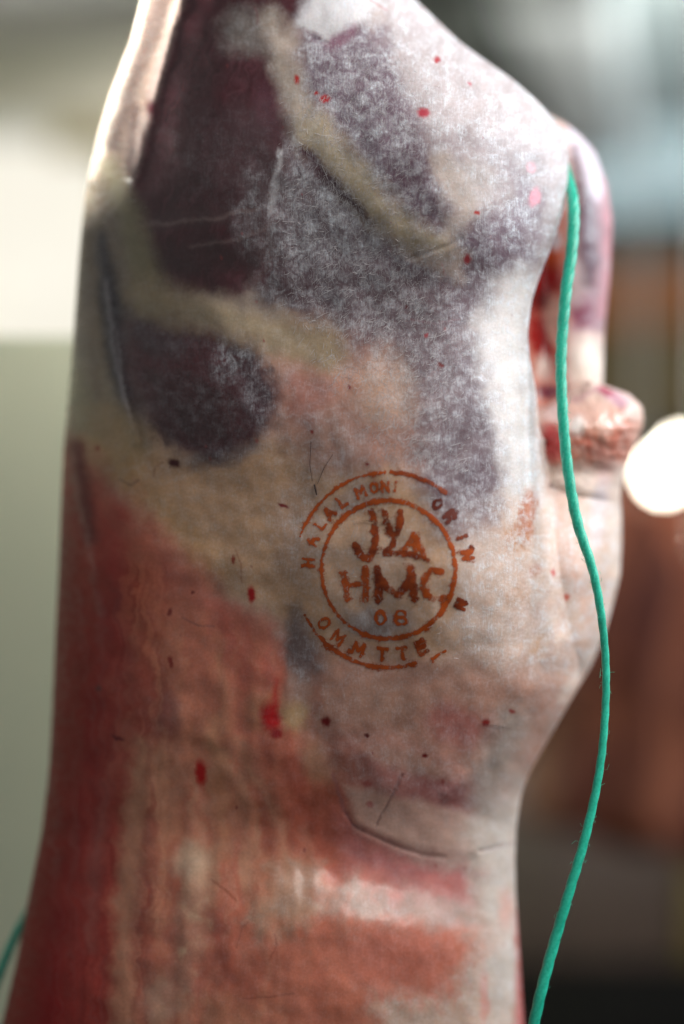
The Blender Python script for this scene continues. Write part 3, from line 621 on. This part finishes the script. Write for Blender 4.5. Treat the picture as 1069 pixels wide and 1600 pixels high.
# ------------------------------------------------------------------ the orange ink stamp: thin printed film lying on the flank
def ink_material():
    t = NT('orange_stamp_ink')
    uv = t.n('ShaderNodeUVMap', uv_map='chart').outputs[0]
    ink = t.attr('ink').outputs['Fac']
    nz = t.noise(uv, 150, 5, 0.7); nz2 = t.noise(uv, 40, 4, 0.6)
    a = t.math('ADD', t.math('MULTIPLY', ink, .78), t.math('MULTIPLY', t.math('SUBTRACT', nz, 0.5), 1.6))
    a = t.math('ADD', a, t.math('MULTIPLY', t.math('SUBTRACT', nz2, 0.5), 1.9))
    alpha = t.ramp(a, 0.22, 0.80, 0.0, 0.94)
    dark = t.ramp(t.math('ADD', t.attr('load').outputs['Fac'], t.math('MULTIPLY', t.math('SUBTRACT', t.noise(uv, 60, 3), 0.5), 0.9)), 0.2, 0.9)
    t.l(t.mix(dark, lin4((184, 82, 26)), lin4((98, 32, 15))), t.b.inputs['Base Color'])
    t.b.inputs['Roughness'].default_value = 0.5
    t.b.inputs['Specular IOR Level'].default_value = .3
    t.l(alpha, t.b.inputs['Alpha'])
    return t.m
INK = ink_material()

def zz(pts):   # chart of the stamp close-up -> chart of the flank
    return [(440 + x / 3.144, 710 + y / 3.144) for x, y in pts]

def ink_part(name, strokes, parent, load=0.4, label=None):
    """strokes: list of (points, half width)"""
    xs = [p[0] for s, w in strokes for p in s]; ys = [p[1] for s, w in strokes for p in s]
    wm = max(w for _, w in strokes) * 2.2 + 5
    step = 0.8
    gx = np.arange(min(xs) - wm, max(xs) + wm, step); gy = np.arange(min(ys) - wm, max(ys) + wm, step)
    PX, PY = np.meshgrid(gx, gy)
    m = np.zeros(PX.shape)
    wx = PX + (fbm(PX / 8, PY / 8, 33, 3) - .5) * 4.2; wy = PY + (fbm(PX / 8, PY / 8, 37, 3) - .5) * 4.2
    for pts, w in strokes:
        d, _ = seg_dist(wx, wy, pts)
        m = np.maximum(m, np.maximum(1 - sstep(w * .6, w * 1.5 + .5, d), .42 * (1 - sstep(w * .8, w * 2.2 + 2.5, d))))
    keep = m > 0.01
    kq = keep[:-1, :-1] | keep[1:, :-1] | keep[:-1, 1:] | keep[1:, 1:]
    Y = body_depth(PX, PY) - .00022
    X, _, Z = unproj(PX, PY, Y)
    ii, jj = np.nonzero(kq); nx = len(gx)
    F = np.stack([ii * nx + jj, (ii + 1) * nx + jj, (ii + 1) * nx + jj + 1, ii * nx + jj + 1], 1)
    used = np.unique(F); remap = np.full(PX.size, -1); remap[used] = np.arange(len(used))
    V = np.stack([X, Y, Z], 2).reshape(-1, 3)[used] - np.asarray(ORIGIN)
    o = mesh_obj(name, V, remap[F], INK, parent)
    set_attr(o, 'ink', m.ravel()[used]); set_attr(o, 'load', np.full(len(used), load))
    set_uv(o, PX.ravel()[used] / 1000, 1 - PY.ravel()[used] / 1000)
    if label: o['label'] = label
    return o

SC = (606.5, 890.0)
def arc(rx, ry, a0, a1, n=40, c=SC):   # degrees, 0 = right, clockwise in the picture
    return [(c[0] + rx * math.cos(math.radians(a)), c[1] + ry * math.sin(math.radians(a))) for a in np.linspace(a0, a1, n)]
stamp = ink_part('ink_stamp', [(arc(105, 108, -150, 20), 3.4), (arc(105, 108, 20, 110), 3.9), (arc(104, 108, 110, 215), 2.4)], carcass, .3, 'round orange ink stamp with HMC and 08 inside its inner ring')
ink_part('outer_ring', [(arc(146, 152, 200, 262), 1.9), (arc(146, 152, 255, 268), 2.4)], stamp, .2)
ink_part('outer_ring', [(arc(146, 152, 272, 308), 3.4)], stamp, .6)
ink_part('outer_ring', [(arc(147, 153, 152, 132), 2.4), (arc(147, 153, 135, 73), 3.2)], stamp, .35)
ink_part('script_letter', [(zz([(440, 280), (455, 330), (459, 400), (456, 465), (430, 512), (395, 500), (365, 450)]), 5.4), (zz([(360, 440), (382, 478), (425, 520)]), 4.2)], stamp, .55)
ink_part('script_letter', [(zz([(506, 290), (518, 350), (545, 395), (570, 390), (583, 340), (584, 282)]), 5.2), (zz([(556, 395), (548, 440), (510, 482)]), 4.8), (zz([(508, 488), (570, 486), (640, 488), (715, 520)]), 4.6)], stamp, .6)
ink_part('script_letter', [(zz([(605, 470), (630, 430), (652, 395), (672, 440), (700, 500)]), 4.2), (zz([(640, 430), (660, 470)]), 4.6)], stamp, .3)
def glyph_at(letter, x, y, h, ang, w=1.7):
    G = {'H': [[(-.35, -.5), (-.35, .5)], [(.35, -.5), (.35, .5)], [(-.35, 0), (.35, 0)]], 'A': [[(-.4, .5), (0, -.5), (.4, .5)], [(-.22, .15), (.22, .15)]],
         'L': [[(-.3, -.5), (-.3, .5), (.35, .5)]], 'M': [[(-.45, .5), (-.4, -.5), (0, .2), (.4, -.5), (.45, .5)]], 'O': [[(.38 * math.cos(a), .5 * math.sin(a)) for a in np.linspace(0, 2 * math.pi, 14)]],
         'N': [[(-.35, .5), (-.35, -.5), (.35, .5), (.35, -.5)]], 'I': [[(0, -.5), (0, .5)]], 'T': [[(-.4, -.5), (.4, -.5)], [(0, -.5), (0, .5)]],
         'R': [[(-.3, .5), (-.3, -.5), (.2, -.5), (.3, -.25), (.15, 0), (-.3, 0)], [(0, 0), (.35, .5)]], 'G': [[(.35, -.4), (0, -.5), (-.35, -.2), (-.35, .25), (0, .5), (.35, .35), (.35, .05), (.1, .05)]],
         'C': [[(.35, -.4), (0, -.5), (-.35, -.2), (-.35, .25), (0, .5), (.35, .4)]], 'E': [[(.35, -.5), (-.3, -.5), (-.3, .5), (.35, .5)], [(-.3, 0), (.25, 0)]]}
    c, s = math.cos(math.radians(ang)), math.sin(math.radians(ang))
    return [([(x + h * (u * c - v * s), y + h * (u * s + v * c)) for u, v in st], w) for st in G[letter]]
ink_part('letter', [(zz([(300, 585), (316, 640), (320, 712)]), 5.0), (zz([(412, 560), (416, 640), (412, 715)]), 5.4), (zz([(318, 648), (370, 640), (412, 632)]), 3.2), (zz([(286, 580), (318, 578)]), 2.6)], stamp, .35)
ink_part('letter', [(zz([(472, 565), (478, 640), (478, 715)]), 6.2), (zz([(482, 610), (520, 655), (565, 685), (600, 660), (635, 600)]), 6.0), (zz([(636, 570), (648, 640), (655, 712)]), 6.6)], stamp, .6)
ink_part('letter', [(zz([(785, 578), (740, 568), (705, 600), (692, 645), (708, 690), (745, 712), (800, 706)]), 5.2)], stamp, .4)
ink_part('digit', [(zz([(485 + 24 * math.cos(a), 802 + 34 * math.sin(a)) for a in np.linspace(0, 6.28, 18)]), 2.0)], stamp, .15)
ink_part('digit', [(zz([(586 + 24 * math.cos(a), 786 + 18 * math.sin(a)) for a in np.linspace(0, 6.28, 14)]), 2.0), (zz([(588 + 27 * math.cos(a), 818 + 18 * math.sin(a)) for a in np.linspace(0, 6.28, 14)]), 2.2)], stamp, .25)
def ring_letter(ch, a, h=17, w=1.8, r=127, load=.3, flip=False):
    x = SC[0] + r * math.cos(math.radians(a)); y = SC[1] + r * 1.03 * math.sin(math.radians(a))
    ink_part('letter', glyph_at(ch, x, y, h, a + (90 if not flip else -90), w), stamp, load)
for ch, a, w, ld in (('H', 185, 2.2, .2), ('A', 200, 2.2, .35), ('L', 213, 1.8, .2), ('A', 223, 3.2, .5), ('L', 235, 3.0, .3),
                     ('M', 250, 2.6, .3), ('O', 260, 2.0, .2), ('N', 268, 2.6, .25), ('I', 275, 2.2, .2),
                     ('O', 308, 2.8, .95), ('R', 320, 4.0, .95), ('I', 337, 3.6, .7), ('N', 350, 3.2, .4), ('N', 25, 3.0, .7)):
    ring_letter(ch, a, 15, w, 126, ld)
for ch, a, w, ld in (('O', 141, 1.7, .2), ('M', 127, 2.4, .25), ('M', 111, 2.4, .25), ('T', 94, 2.6, .25), ('T', 80, 2.6, .25), ('E', 66, 3.6, .6)):
    ring_letter(ch, a, 18, w, 129, ld, True)
ink_part('ink_mark', [(zz([(740, 1005), (770, 985), (805, 965)]), 2.4)], stamp, .25)
ink_part('ink_mark', [(zz([(930, 452), (938, 462)]), 2.0)], stamp, .7)

# ------------------------------------------------------------------ stray hairs and dried fibres on the surface
hair_mat = simple('dark_hair', (40, 22, 22), .5)
def surface_hair(pts, w, mat, name, parent):
    n = 14
    p = np.array(pts, float); k = np.linspace(0, len(p) - 1, n)
    x = np.interp(k, range(len(p)), p[:, 0]); y = np.interp(k, range(len(p)), p[:, 1])
    d = body_depth(x, y) - .0006
    P = np.stack(unproj(x, y, d), 1) - np.asarray(ORIGIN)
    V = []; F = []
    for i in range(n):
        r = w * S * (1 - .6 * abs(i / (n - 1) - .4))
        for q in range(5):
            a = q * 2 * math.pi / 5
            V.append(P[i] + np.array([r * math.cos(a), r * math.sin(a), r * .3 * math.cos(a)]))
    for i in range(n - 1):
        for q in range(5): F.append((i * 5 + q, i * 5 + (q + 1) % 5, (i + 1) * 5 + (q + 1) % 5, (i + 1) * 5 + q))
    return mesh_obj(name, V, F, mat, parent)
for pts, w in (([(491, 757), (493, 765), (495, 774)], 1.4), ([(553, 816), (570, 813), (590, 817), (612, 814)], .7), ([(520, 710), (506, 732), (496, 756)], .6), ([(486, 690), (484, 725), (488, 752)], .5),
               ([(752, 1131), (775, 1134), (800, 1138)], .7)):
    surface_hair(pts, w, hair_mat, 'hair', carcass)

fib = simple('dried_fibre', (222, 220, 224), .6, .1, 60)
fib.node_tree.nodes['Principled BSDF'].inputs['Alpha'].default_value = .6
def surface_fibres(n):
    V = []; cnt = 0
    X0 = RNG.uniform(420, 900, n * 4); Y0 = RNG.uniform(10, 1120, n * 4)
    # keep them where the dried film is: upper right, middle, rump
    dens = sstep(0, 60, poly_sd(X0, Y0, [(440, 120), (560, 0), (680, 30), (880, 230), (840, 500), (850, 760), (880, 1000), (780, 1090), (560, 1060), (470, 950), (560, 700), (440, 500), (420, 350)]))
    dens = dens * (0.25 + 0.75 * sstep(.42, .62, fbm(X0 / 40, Y0 / 40, 97)))
    dens = dens * (1 - .85 * (np.hypot(X0 - 606, Y0 - 890) < 165)) * (1 - sstep(900, 1060, Y0)) * (1 - sstep(640, 760, X0 + .25 * np.maximum(0, 420 - Y0)))
    sel = np.nonzero((RNG.random(n * 4) < dens) & (X0 < Rf(Y0) - 8))[0][:n]
    x, y = X0[sel], Y0[sel]; n = len(sel)
    ang = math.pi / 2 + RNG.normal(0, .75, n); ln = RNG.uniform(4, 12, n) * np.where(RNG.random(n) < .06, 2.4, 1); bend = RNG.normal(0, .35, n)
    wd = RNG.uniform(.16, .36, n); segs = 4
    px = np.zeros((n, segs + 1)); py = np.zeros((n, segs + 1)); px[:, 0] = x; py[:, 0] = y
    a = ang.copy(); nx = np.zeros((n, segs + 1)); ny = np.zeros((n, segs + 1))
    for k in range(segs + 1):
        nx[:, k] = -np.sin(a); ny[:, k] = np.cos(a)
        if k < segs:
            px[:, k + 1] = px[:, k] + np.cos(a) * ln / segs; py[:, k + 1] = py[:, k] + np.sin(a) * ln / segs
        a = a + bend / segs
    lift = .00012 + .00025 * RNG.random((n, 1)) * np.sin(np.linspace(0, math.pi, segs + 1))[None, :]
    tp = np.array([.4, .9, 1, .8, .3])[None, :] * wd[:, None]
    d = body_depth(px, py) - lift
    A = np.stack(unproj(px + nx * tp, py + ny * tp, d), 2); B = np.stack(unproj(px - nx * tp, py - ny * tp, d - .00006), 2)
    V = np.stack([A, B], 2).reshape(-1, 3) - np.asarray(ORIGIN)
    base = (np.arange(n) * (segs + 1) * 2)[:, None] + (np.arange(segs) * 2)[None, :]
    F = np.stack([base, base + 2, base + 3, base + 1], 2).reshape(-1, 4)
    return tag(mesh_obj('dried_fibres', V, F, fib, carcass), kind='stuff')
surface_fibres(12000)

# ------------------------------------------------------------------ green strings
def string_material():
    t = NT('green_twine')
    tc = t.n('ShaderNodeTexCoord').outputs['Object']
    nz = t.noise(tc, 900, 3); n2 = t.noise(tc, 60, 3)
    c = t.mix(t.ramp(nz, .3, .7), lin4((20, 176, 146)), lin4((50, 198, 170)))
    t.l(t.mix(t.ramp(n2, .35, .7, 0, .4), c, lin4((4, 140, 116))), t.b.inputs['Base Color'])
    t.b.inputs['Roughness'].default_value = .36
    b = t.n('ShaderNodeBump'); b.inputs['Strength'].default_value = .3; b.inputs['Distance'].default_value = .0004
    t.l(nz, b.inputs['Height']); t.l(b.outputs[0], t.b.inputs['Normal'])
    return t.m
TWINE = string_material()
def smooth_path(P, n):
    P = np.array(P, float); k = np.linspace(0, len(P) - 1, n)
    i = np.clip(k.astype(int), 0, len(P) - 2); t = (k - i)[:, None]
    p0 = P[np.maximum(i - 1, 0)]; p1 = P[i]; p2 = P[i + 1]; p3 = P[np.minimum(i + 2, len(P) - 1)]
    return .5 * ((2 * p1) + (p2 - p0) * t + (2 * p0 - 5 * p1 + 4 * p2 - p3) * t ** 2 + (3 * p1 - p0 - 3 * p2 + p3) * t ** 3)
def twine(label, pts, rad, n, pitch):
    Q = smooth_path(pts, n)
    P = np.stack(unproj(Q[:, 0], Q[:, 1], Q[:, 2]), 1)
    r = Q[:, 3] * S * .92
    root = tag(empty('green_string', P[0]), label, 'string')
    T = np.gradient(P, axis=0); T /= np.linalg.norm(T, axis=1)[:, None]
    Nn = np.cross(T, [0, 1, 0]); Nn /= np.linalg.norm(Nn, axis=1)[:, None]; B = np.cross(T, Nn)
    s = np.concatenate([[0], np.cumsum(np.linalg.norm(np.diff(P, axis=0), axis=1))])
    m = 10
    for k in range(3):
        ph = s / pitch * 2 * math.pi + k * 2 * math.pi / 3
        C = P + (Nn * np.cos(ph)[:, None] + B * np.sin(ph)[:, None]) * (r * .22)[:, None]
        V = []
        for q in range(m):
            a = q * 2 * math.pi / m
            V.append(C + (Nn * math.cos(a) + B * math.sin(a)) * (r * .86)[:, None])
        V = np.stack(V, 1).reshape(-1, 3) - P[0]
        i = np.arange(n - 1)[:, None] * m; j = np.arange(m)[None, :]; j2 = (j + 1) % m
        F = np.stack([i + j, i + j2, i + m + j2, i + m + j], 2).reshape(-1, 4)
        mesh_obj('strand', V, F, TWINE, root)
    # loose fuzz
    V = []; F = []
    for k in range(int(120 * len(pts) / 15)):
        i = random.randrange(2, n - 3); a = random.uniform(0, 6.28)
        o = Nn[i] * math.cos(a) + B[i] * math.sin(a)
        L = random.uniform(.0005, .0022) * (2.0 if random.random() < .08 else 1); w = .00009
        b0 = P[i] + o * r[i] * .95; d1 = o + T[i] * random.uniform(-1.5, 1.5); d1 /= np.linalg.norm(d1)
        tip = b0 + d1 * L; md = b0 + o * L * .5
        sd = np.cross(d1, [0, 1, 0]); sd = sd / (np.linalg.norm(sd) + 1e-9) * w; up = np.array([0, w, 0])
        base = len(V)
        for c in (b0, md, tip):
            V += [c + sd - P[0], c - sd * .5 + up - P[0], c - sd * .5 - up - P[0]]
        for g in range(2):
            for q in range(3): F.append((base + g * 3 + q, base + g * 3 + (q + 1) % 3, base + g * 3 + 3 + (q + 1) % 3, base + g * 3 + 3 + q))
    tag(mesh_obj('fuzz', V, F, TWINE, root), kind='stuff')
    return root
twine('long green twisted string hanging down the right side of the carcass',
      [(862, 190, .10, 6), (884, 262, .074, 7.5), (896, 315, .044, 9.5), (894, 385, .034, 10), (884, 460, .028, 9.8), (877, 555, .022, 9.2), (879, 640, .016, 9), (887, 730, .012, 9), (902, 815, .008, 8.8), (926, 890, .004, 7.5), (940, 965, .002, 6.8),
       (947, 1050, 0, 6.3), (944, 1140, -.004, 6.4), (934, 1220, -.008, 6.8), (914, 1310, -.012, 7.5), (889, 1395, -.016, 8.2), (864, 1480, -.018, 8.8), (843, 1560, -.02, 9), (825, 1650, -.02, 9), (808, 1760, -.02, 9)], 1, 700, .026)
twine('short end of green string showing behind the lower left edge of the carcass',
      [(120, 1340, .13, 8), (70, 1390, .13, 8), (32, 1448, .125, 8), (10, 1495, .12, 8), (-14, 1560, .115, 8), (-40, 1660, .11, 8)], 1, 160, .026)

# ------------------------------------------------------------------ the blurred hall behind
YAW = math.radians(-9.3)
def room(a, d, z):      # a = to the right, d = into the hall from the camera
    return (a * math.cos(YAW) - d * math.sin(YAW), -DC + a * math.sin(YAW) + d * math.cos(YAW), z)
def rbox(name, a0, a1, d0, d1, z0, z1, mat, parent=None, off=(0, 0, 0), bev=0.0):
    P = [room(a, d, z) for z in (z0, z1) for a, d in ((a0, d0), (a1, d0), (a1, d1), (a0, d1))]
    V = np.array(P) - np.asarray(off)
    F = [(0, 3, 2, 1), (4, 5, 6, 7), (0, 1, 5, 4), (1, 2, 6, 5), (2, 3, 7, 6), (3, 0, 4, 7)]
    o = mesh_obj(name, V, F, mat, parent, False)
    if bev:
        md = o.modifiers.new('bevel', 'BEVEL'); md.width = bev; md.segments = 2
    return o
M_floor = simple('dark_floor', (52, 46, 42), .5, .2, 3)
M_ceil = simple('grey_ceiling', (164, 178, 180), .7, .1, 2)
M_wall = simple('hall_wall', (150, 146, 132), .7, .1, 2)
M_brown = simple('brown_wood', (146, 88, 46), .5, .2, 5)
M_olive = simple('olive_board', (92, 78, 48), .6, .2, 5)
M_beam = simple('grey_beam', (84, 90, 86), .6, .1, 4)
M_white = simple('white_paint', (226, 226, 220), .5, .06, 4)
M_green = simple('grey_green_paint', (180, 189, 164), .55, .05, 4)
M_pane = simple('window_daylight', (60, 60, 58), .3, .02, 2, emit=(255, 249, 234), estr=.93)
M_sky = simple('skylight_daylight', (200, 220, 224), .3, .02, 2, emit=(196, 222, 228), estr=.72)
M_bulb = simple('lamp_glow', (255, 250, 235), .3, .0, 2, emit=(255, 246, 226), estr=46)
M_dark = simple('black_plastic', (10, 9, 9), .5, .2, 6)
M_steel = simple('steel', (150, 150, 150), .35, .1, 10, metal=.8)
M_tan = simple('beige_cloth', (172, 162, 130), .8, .1, 6)

tag(rbox('floor', -6, 6, -1, 10, -.1, 0, M_floor), kind='structure')
tag(rbox('ceiling', -6, 6, 3.2, 10, 2.7, 2.8, M_ceil), kind='structure')
tag(rbox('wall', -6, 6, 9.0, 9.2, 0, 2.7, M_wall), kind='structure')
def cx(px, d): return (px - 534.5) * S / DC * d
def cz(py, d): return ZC - (py - 800) * S / DC * d
def ad(px, dist):
    x = cx(px, dist)
    return (x * math.cos(YAW) + dist * math.sin(YAW), -x * math.sin(YAW) + dist * math.cos(YAW))
def ground(px, dist): return (cx(px, dist), -DC + dist, 0.0)

def fbox(name, px0, px1, dist, depth, py0, py1, mat, parent=None, off=(0, 0, 0), bev=0.004):
    """box facing the camera side of the hall, its front at the given distance"""
    x0, x1 = cx(px0, dist), cx(px1, dist); z0, z1 = cz(py1, dist), cz(py0, dist); y0 = -DC + dist
    V = np.array([(x, y, z) for z in (z0, z1) for x, y in ((x0, y0), (x1, y0), (x1, y0 + depth), (x0, y0 + depth))]) - np.asarray(off)
    F = [(0, 3, 2, 1), (4, 5, 6, 7), (0, 1, 5, 4), (1, 2, 6, 5), (2, 3, 7, 6), (3, 0, 4, 7)]
    o = mesh_obj(name, V, F, mat, parent, False)
    if bev:
        md = o.modifiers.new('bevel', 'BEVEL'); md.width = bev; md.segments = 2
    return o

# left: end wall with a bright window, a cloth on a rail, a beam; the grey-green board close behind the carcass
M_lwall = simple('left_wall', (214, 206, 186), .7, .1, 2)
tag(fbox('wall', -900, 330, 4.25, .12, -160, 3050, M_lwall, bev=0), kind='structure')
w0 = (cx(0, 4.2), -DC + 4.2, cz(600, 4.2))
win = tag(empty('window', w0), 'bright white window on the left wall above the grey-green board', 'window')
fbox('pane', -330, 250, 4.23, .012, 215, 640, M_pane, win, w0, 0)
for a, b, c, d in ((-350, 268, 190, 215), (-350, 268, 640, 665), (-350, -330, 217, 638), (250, 268, 217, 638)):
    fbox('frame', a, b, 4.2, .04, c, d, M_white, win, w0, .003)
cl0 = (cx(185, 3.6), -DC + 3.6, cz(190, 3.6))
cl = tag(empty('hanging_cloth', cl0), 'small beige cloth hanging from a rail in front of the bright window', 'cloth')
def drape(name, px0, px1, py0, py1, dist, mat, parent, off):
    u = np.linspace(0, 1, 24); v = np.linspace(0, 1, 16)
    U, Vv = np.meshgrid(u, v)
    X = cx(px0 + (px1 - px0) * U, dist); Z = cz(py0 + (py1 - py0) * Vv, dist); Y = -DC + dist + .02 * np.sin(U * 18) * (.4 + .6 * Vv)
    fr = np.stack([X, Y, Z], 2).reshape(-1, 3); bk = fr + np.array([0, .006, 0]); n = len(fr)
    i = np.arange(15)[:, None] * 24; j = np.arange(23)[None, :]
    f = np.stack([i + j, i + j + 24, i + j + 25, i + j + 1], 2).reshape(-1, 4)
    return mesh_obj(name, np.vstack([fr, bk]) - np.asarray(off), np.vstack([f, f[:, ::-1] + n]), mat, parent)
drape('cloth', 168, 222, 190, 322, 3.6, M_tan, cl, cl0); drape('cloth_fold', 78, 168, 192, 240, 3.6, M_tan, cl, cl0)
fbox('rail', 40, 330, 3.62, .02, 184, 190, M_steel, cl, cl0, .002)
tag(rbox('ceiling_beam', -4, -.75, 3.3, 3.55, 2.36, 2.62, simple('dark_grey_beam', (150, 150, 148), .6, .1, 4), bev=.01), 'dark grey beam crossing under the ceiling at upper left', 'beam')
tag(fbox('partition_board', -1900, 300, 1.26, .02, 525, 4500, M_green, bev=.004), 'pale grey-green board standing close behind the left side of the carcass', 'board')

# right: ceiling with rooflight, beams, duct
tag(rbox('ceiling_beam', -.60, -.40, 3.3, 7.0, 2.55, 2.70, M_beam, bev=.006), 'grey beam running into the hall beside the upper right of the carcass', 'beam')
tag(rbox('ceiling_beam', -.25, 3.2, 8.25, 8.45, 2.52, 2.70, M_beam, bev=.006), 'grey crossbeam at the far edge of the pale rooflight', 'beam')
tag(rbox('air_duct', -.37, -.14, 3.3, 6.3, 2.56, 2.70, simple('pale_grey_duct', (228, 238, 240), .5, .06, 4), bev=.01), 'white painted duct running under the ceiling beside the grey beam', 'duct')
r0 = room(1.2, 7.2, 2.66)
rl = tag(empty('rooflight', r0), 'pale blue rooflight panel in the ceiling at upper right', 'rooflight')
rbox('panel', -.35, 3.2, 6.5, 8.2, 2.672, 2.698, M_sky, rl, r0)
for a in (-.40, .95, 2.3): rbox('frame_bar', a, a + .05, 6.5, 8.2, 2.655, 2.671, M_white, rl, r0)
s0 = room(1.0, 7.4, 2.3)
sf = tag(empty('stall_front', s0), 'brown timber stall front under the ceiling behind the raised leg', 'stall')
rbox('fascia', -.6, 3.4, 7.0, 7.15, 2.13, 2.38, M_brown, sf, s0, .01)
rbox('shelf_board', -.6, 3.4, 7.02, 7.5, 1.76, 2.128, M_olive, sf, s0, .01)
rbox('trim', -.6, 3.4, 6.96, 6.998, 2.34, 2.38, M_beam, sf, s0, .004)

# right: bare lamps
def lathe(name, prof, loc, mat, parent=None, off=(0, 0, 0), n=24):
    V = []; F = []
    for r, z in prof:
        for q in range(n):
            a = q * 2 * math.pi / n; V.append((loc[0] + r * math.cos(a) - off[0], loc[1] + r * math.sin(a) - off[1], loc[2] + z - off[2]))
    for i in range(len(prof) - 1):
        for q in range(n): F.append((i * n + q, i * n + (q + 1) % n, (i + 1) * n + (q + 1) % n, (i + 1) * n + q))
    return mesh_obj(name, V, F, mat, parent)
def lamp(px, py, dist, R, label):
    L = (cx(px, dist), -DC + dist, cz(py, dist))
    t = tag(empty('bulb_lamp', L), label, 'lamp')
    lathe('bulb', [(.0005, -R)] + [(R * math.cos(a), R * math.sin(a)) for a in np.linspace(-1.4, 1.1, 12)] + [(R * .42, R * 1.1), (R * .42, R * 1.3)], L, M_bulb, t, L)
    lathe('socket', [(R * .5, R * 1.3), (R * .5, R * 2.1), (R * .2, R * 2.4), (.0005, R * 2.4)], L, M_dark, t, L)
    lathe('cord', [(.002, R * 2.4), (.002, 2.7 - L[2])], L, M_dark, t, L, 8)
lamp(1066, 722, 5.0, .028, 'glowing bulb, the upper and right one of the pair beside the tail stump')
lamp(1038, 741, 5.3, .022, 'glowing bulb, the lower and left one of the pair beside the tail stump')

# right: dark hanging meat and a counter far behind
def meat_mat(name, c1, c2):
    t = NT(name); tc = t.n('ShaderNodeTexCoord').outputs['Object']
    nz = t.noise(t.mapping(tc, (1, 1, .45)), 14, 4)
    t.l(t.mix(t.ramp(nz, .4, .62), lin4(c1), lin4(c2)), t.b.inputs['Base Color']); t.b.inputs['Roughness'].default_value = .7; t.b.inputs['Specular IOR Level'].default_value = .2
    return t.m
M_meat = meat_mat('dark_meat', (62, 24, 18), (94, 50, 36)); M_meat2 = meat_mat('pale_meat', (84, 50, 38), (116, 84, 68))
def side_of_meat(px, dist, py0, py1, wpx, mat, label, seed):
    top = cz(py0, dist); bot = cz(py1, dist); W = wpx * S / DC * dist / 2
    L = (cx(px, dist), -DC + dist, top)
    t = tag(empty('hanging_meat', L), label, 'meat', 'sides of meat hanging in the blurred background')
    V = []; F = []; n = 40; m = 60
    for i in range(m):
        v = i / (m - 1)
        w = W * (.18 + .95 * math.sin(min(v * 1.5, 1) * math.pi / 2) - .35 * math.exp(-((v - .62) / .14) ** 2)) * (1 - .75 * max(0, (v - .88) / .12) ** 2)
        for q in range(n):
            a = q * 2 * math.pi / n
            k = 1 + .16 * math.sin(2 * a + seed) + .10 * math.sin(3 * a + 5 * v + seed) + .05 * math.sin(9 * v + seed)
            V.append((w * k * math.cos(a), w * .7 * k * math.sin(a), -(top - bot) * v))
    for i in range(m - 1):
        for q in range(n): F.append((i * n + q, i * n + (q + 1) % n, (i + 1) * n + (q + 1) % n, (i + 1) * n + q))
    mesh_obj('meat', V, F, mat, t)
    lathe('hook', [(.003, 0), (.003, 2.68 - top)], (0, 0, 0), M_steel, t, (0, 0, 0), 8)
side_of_meat(1000, 2.5, 790, 1330, 190, M_meat, 'red-brown side of meat hanging behind the string at right', 1.0)
side_of_meat(1095, 2.3, 860, 1350, 130, M_meat, 'dark red side of meat cut off by the right edge of the picture', 2.4)
side_of_meat(880, 2.8, 930, 1300, 150, M_meat2, 'paler side of meat just right of the carcass waist', 4.0)
tag(rbox('wall', -.4, 3.4, 5.6, 5.7, 0, 1.62, simple('brown_back_wall', (124, 70, 50), .6, .25, 2)), kind='structure')
c0 = ground(980, 3.0)
M_dark.node_tree.nodes['Principled BSDF'].inputs['Specular IOR Level'].default_value = .1
ct = tag(empty('counter', c0), 'dark counter with grey front standing at lower right behind the string', 'counter')
fbox('front_panel', 640, 1075, 3.0, .6, 1270, 1515, simple('grey_panel', (72, 58, 53), .5, .1, 3), ct, c0, .01)
fbox('plinth', 630, 1400, 2.94, .7, 1518, 2400, M_dark, ct, c0, .01)
fbox('side_panel', 1078, 1400, 2.98, .6, 1250, 1515, simple('olive_panel', (96, 82, 40), .5, .1, 3), ct, c0, .01)
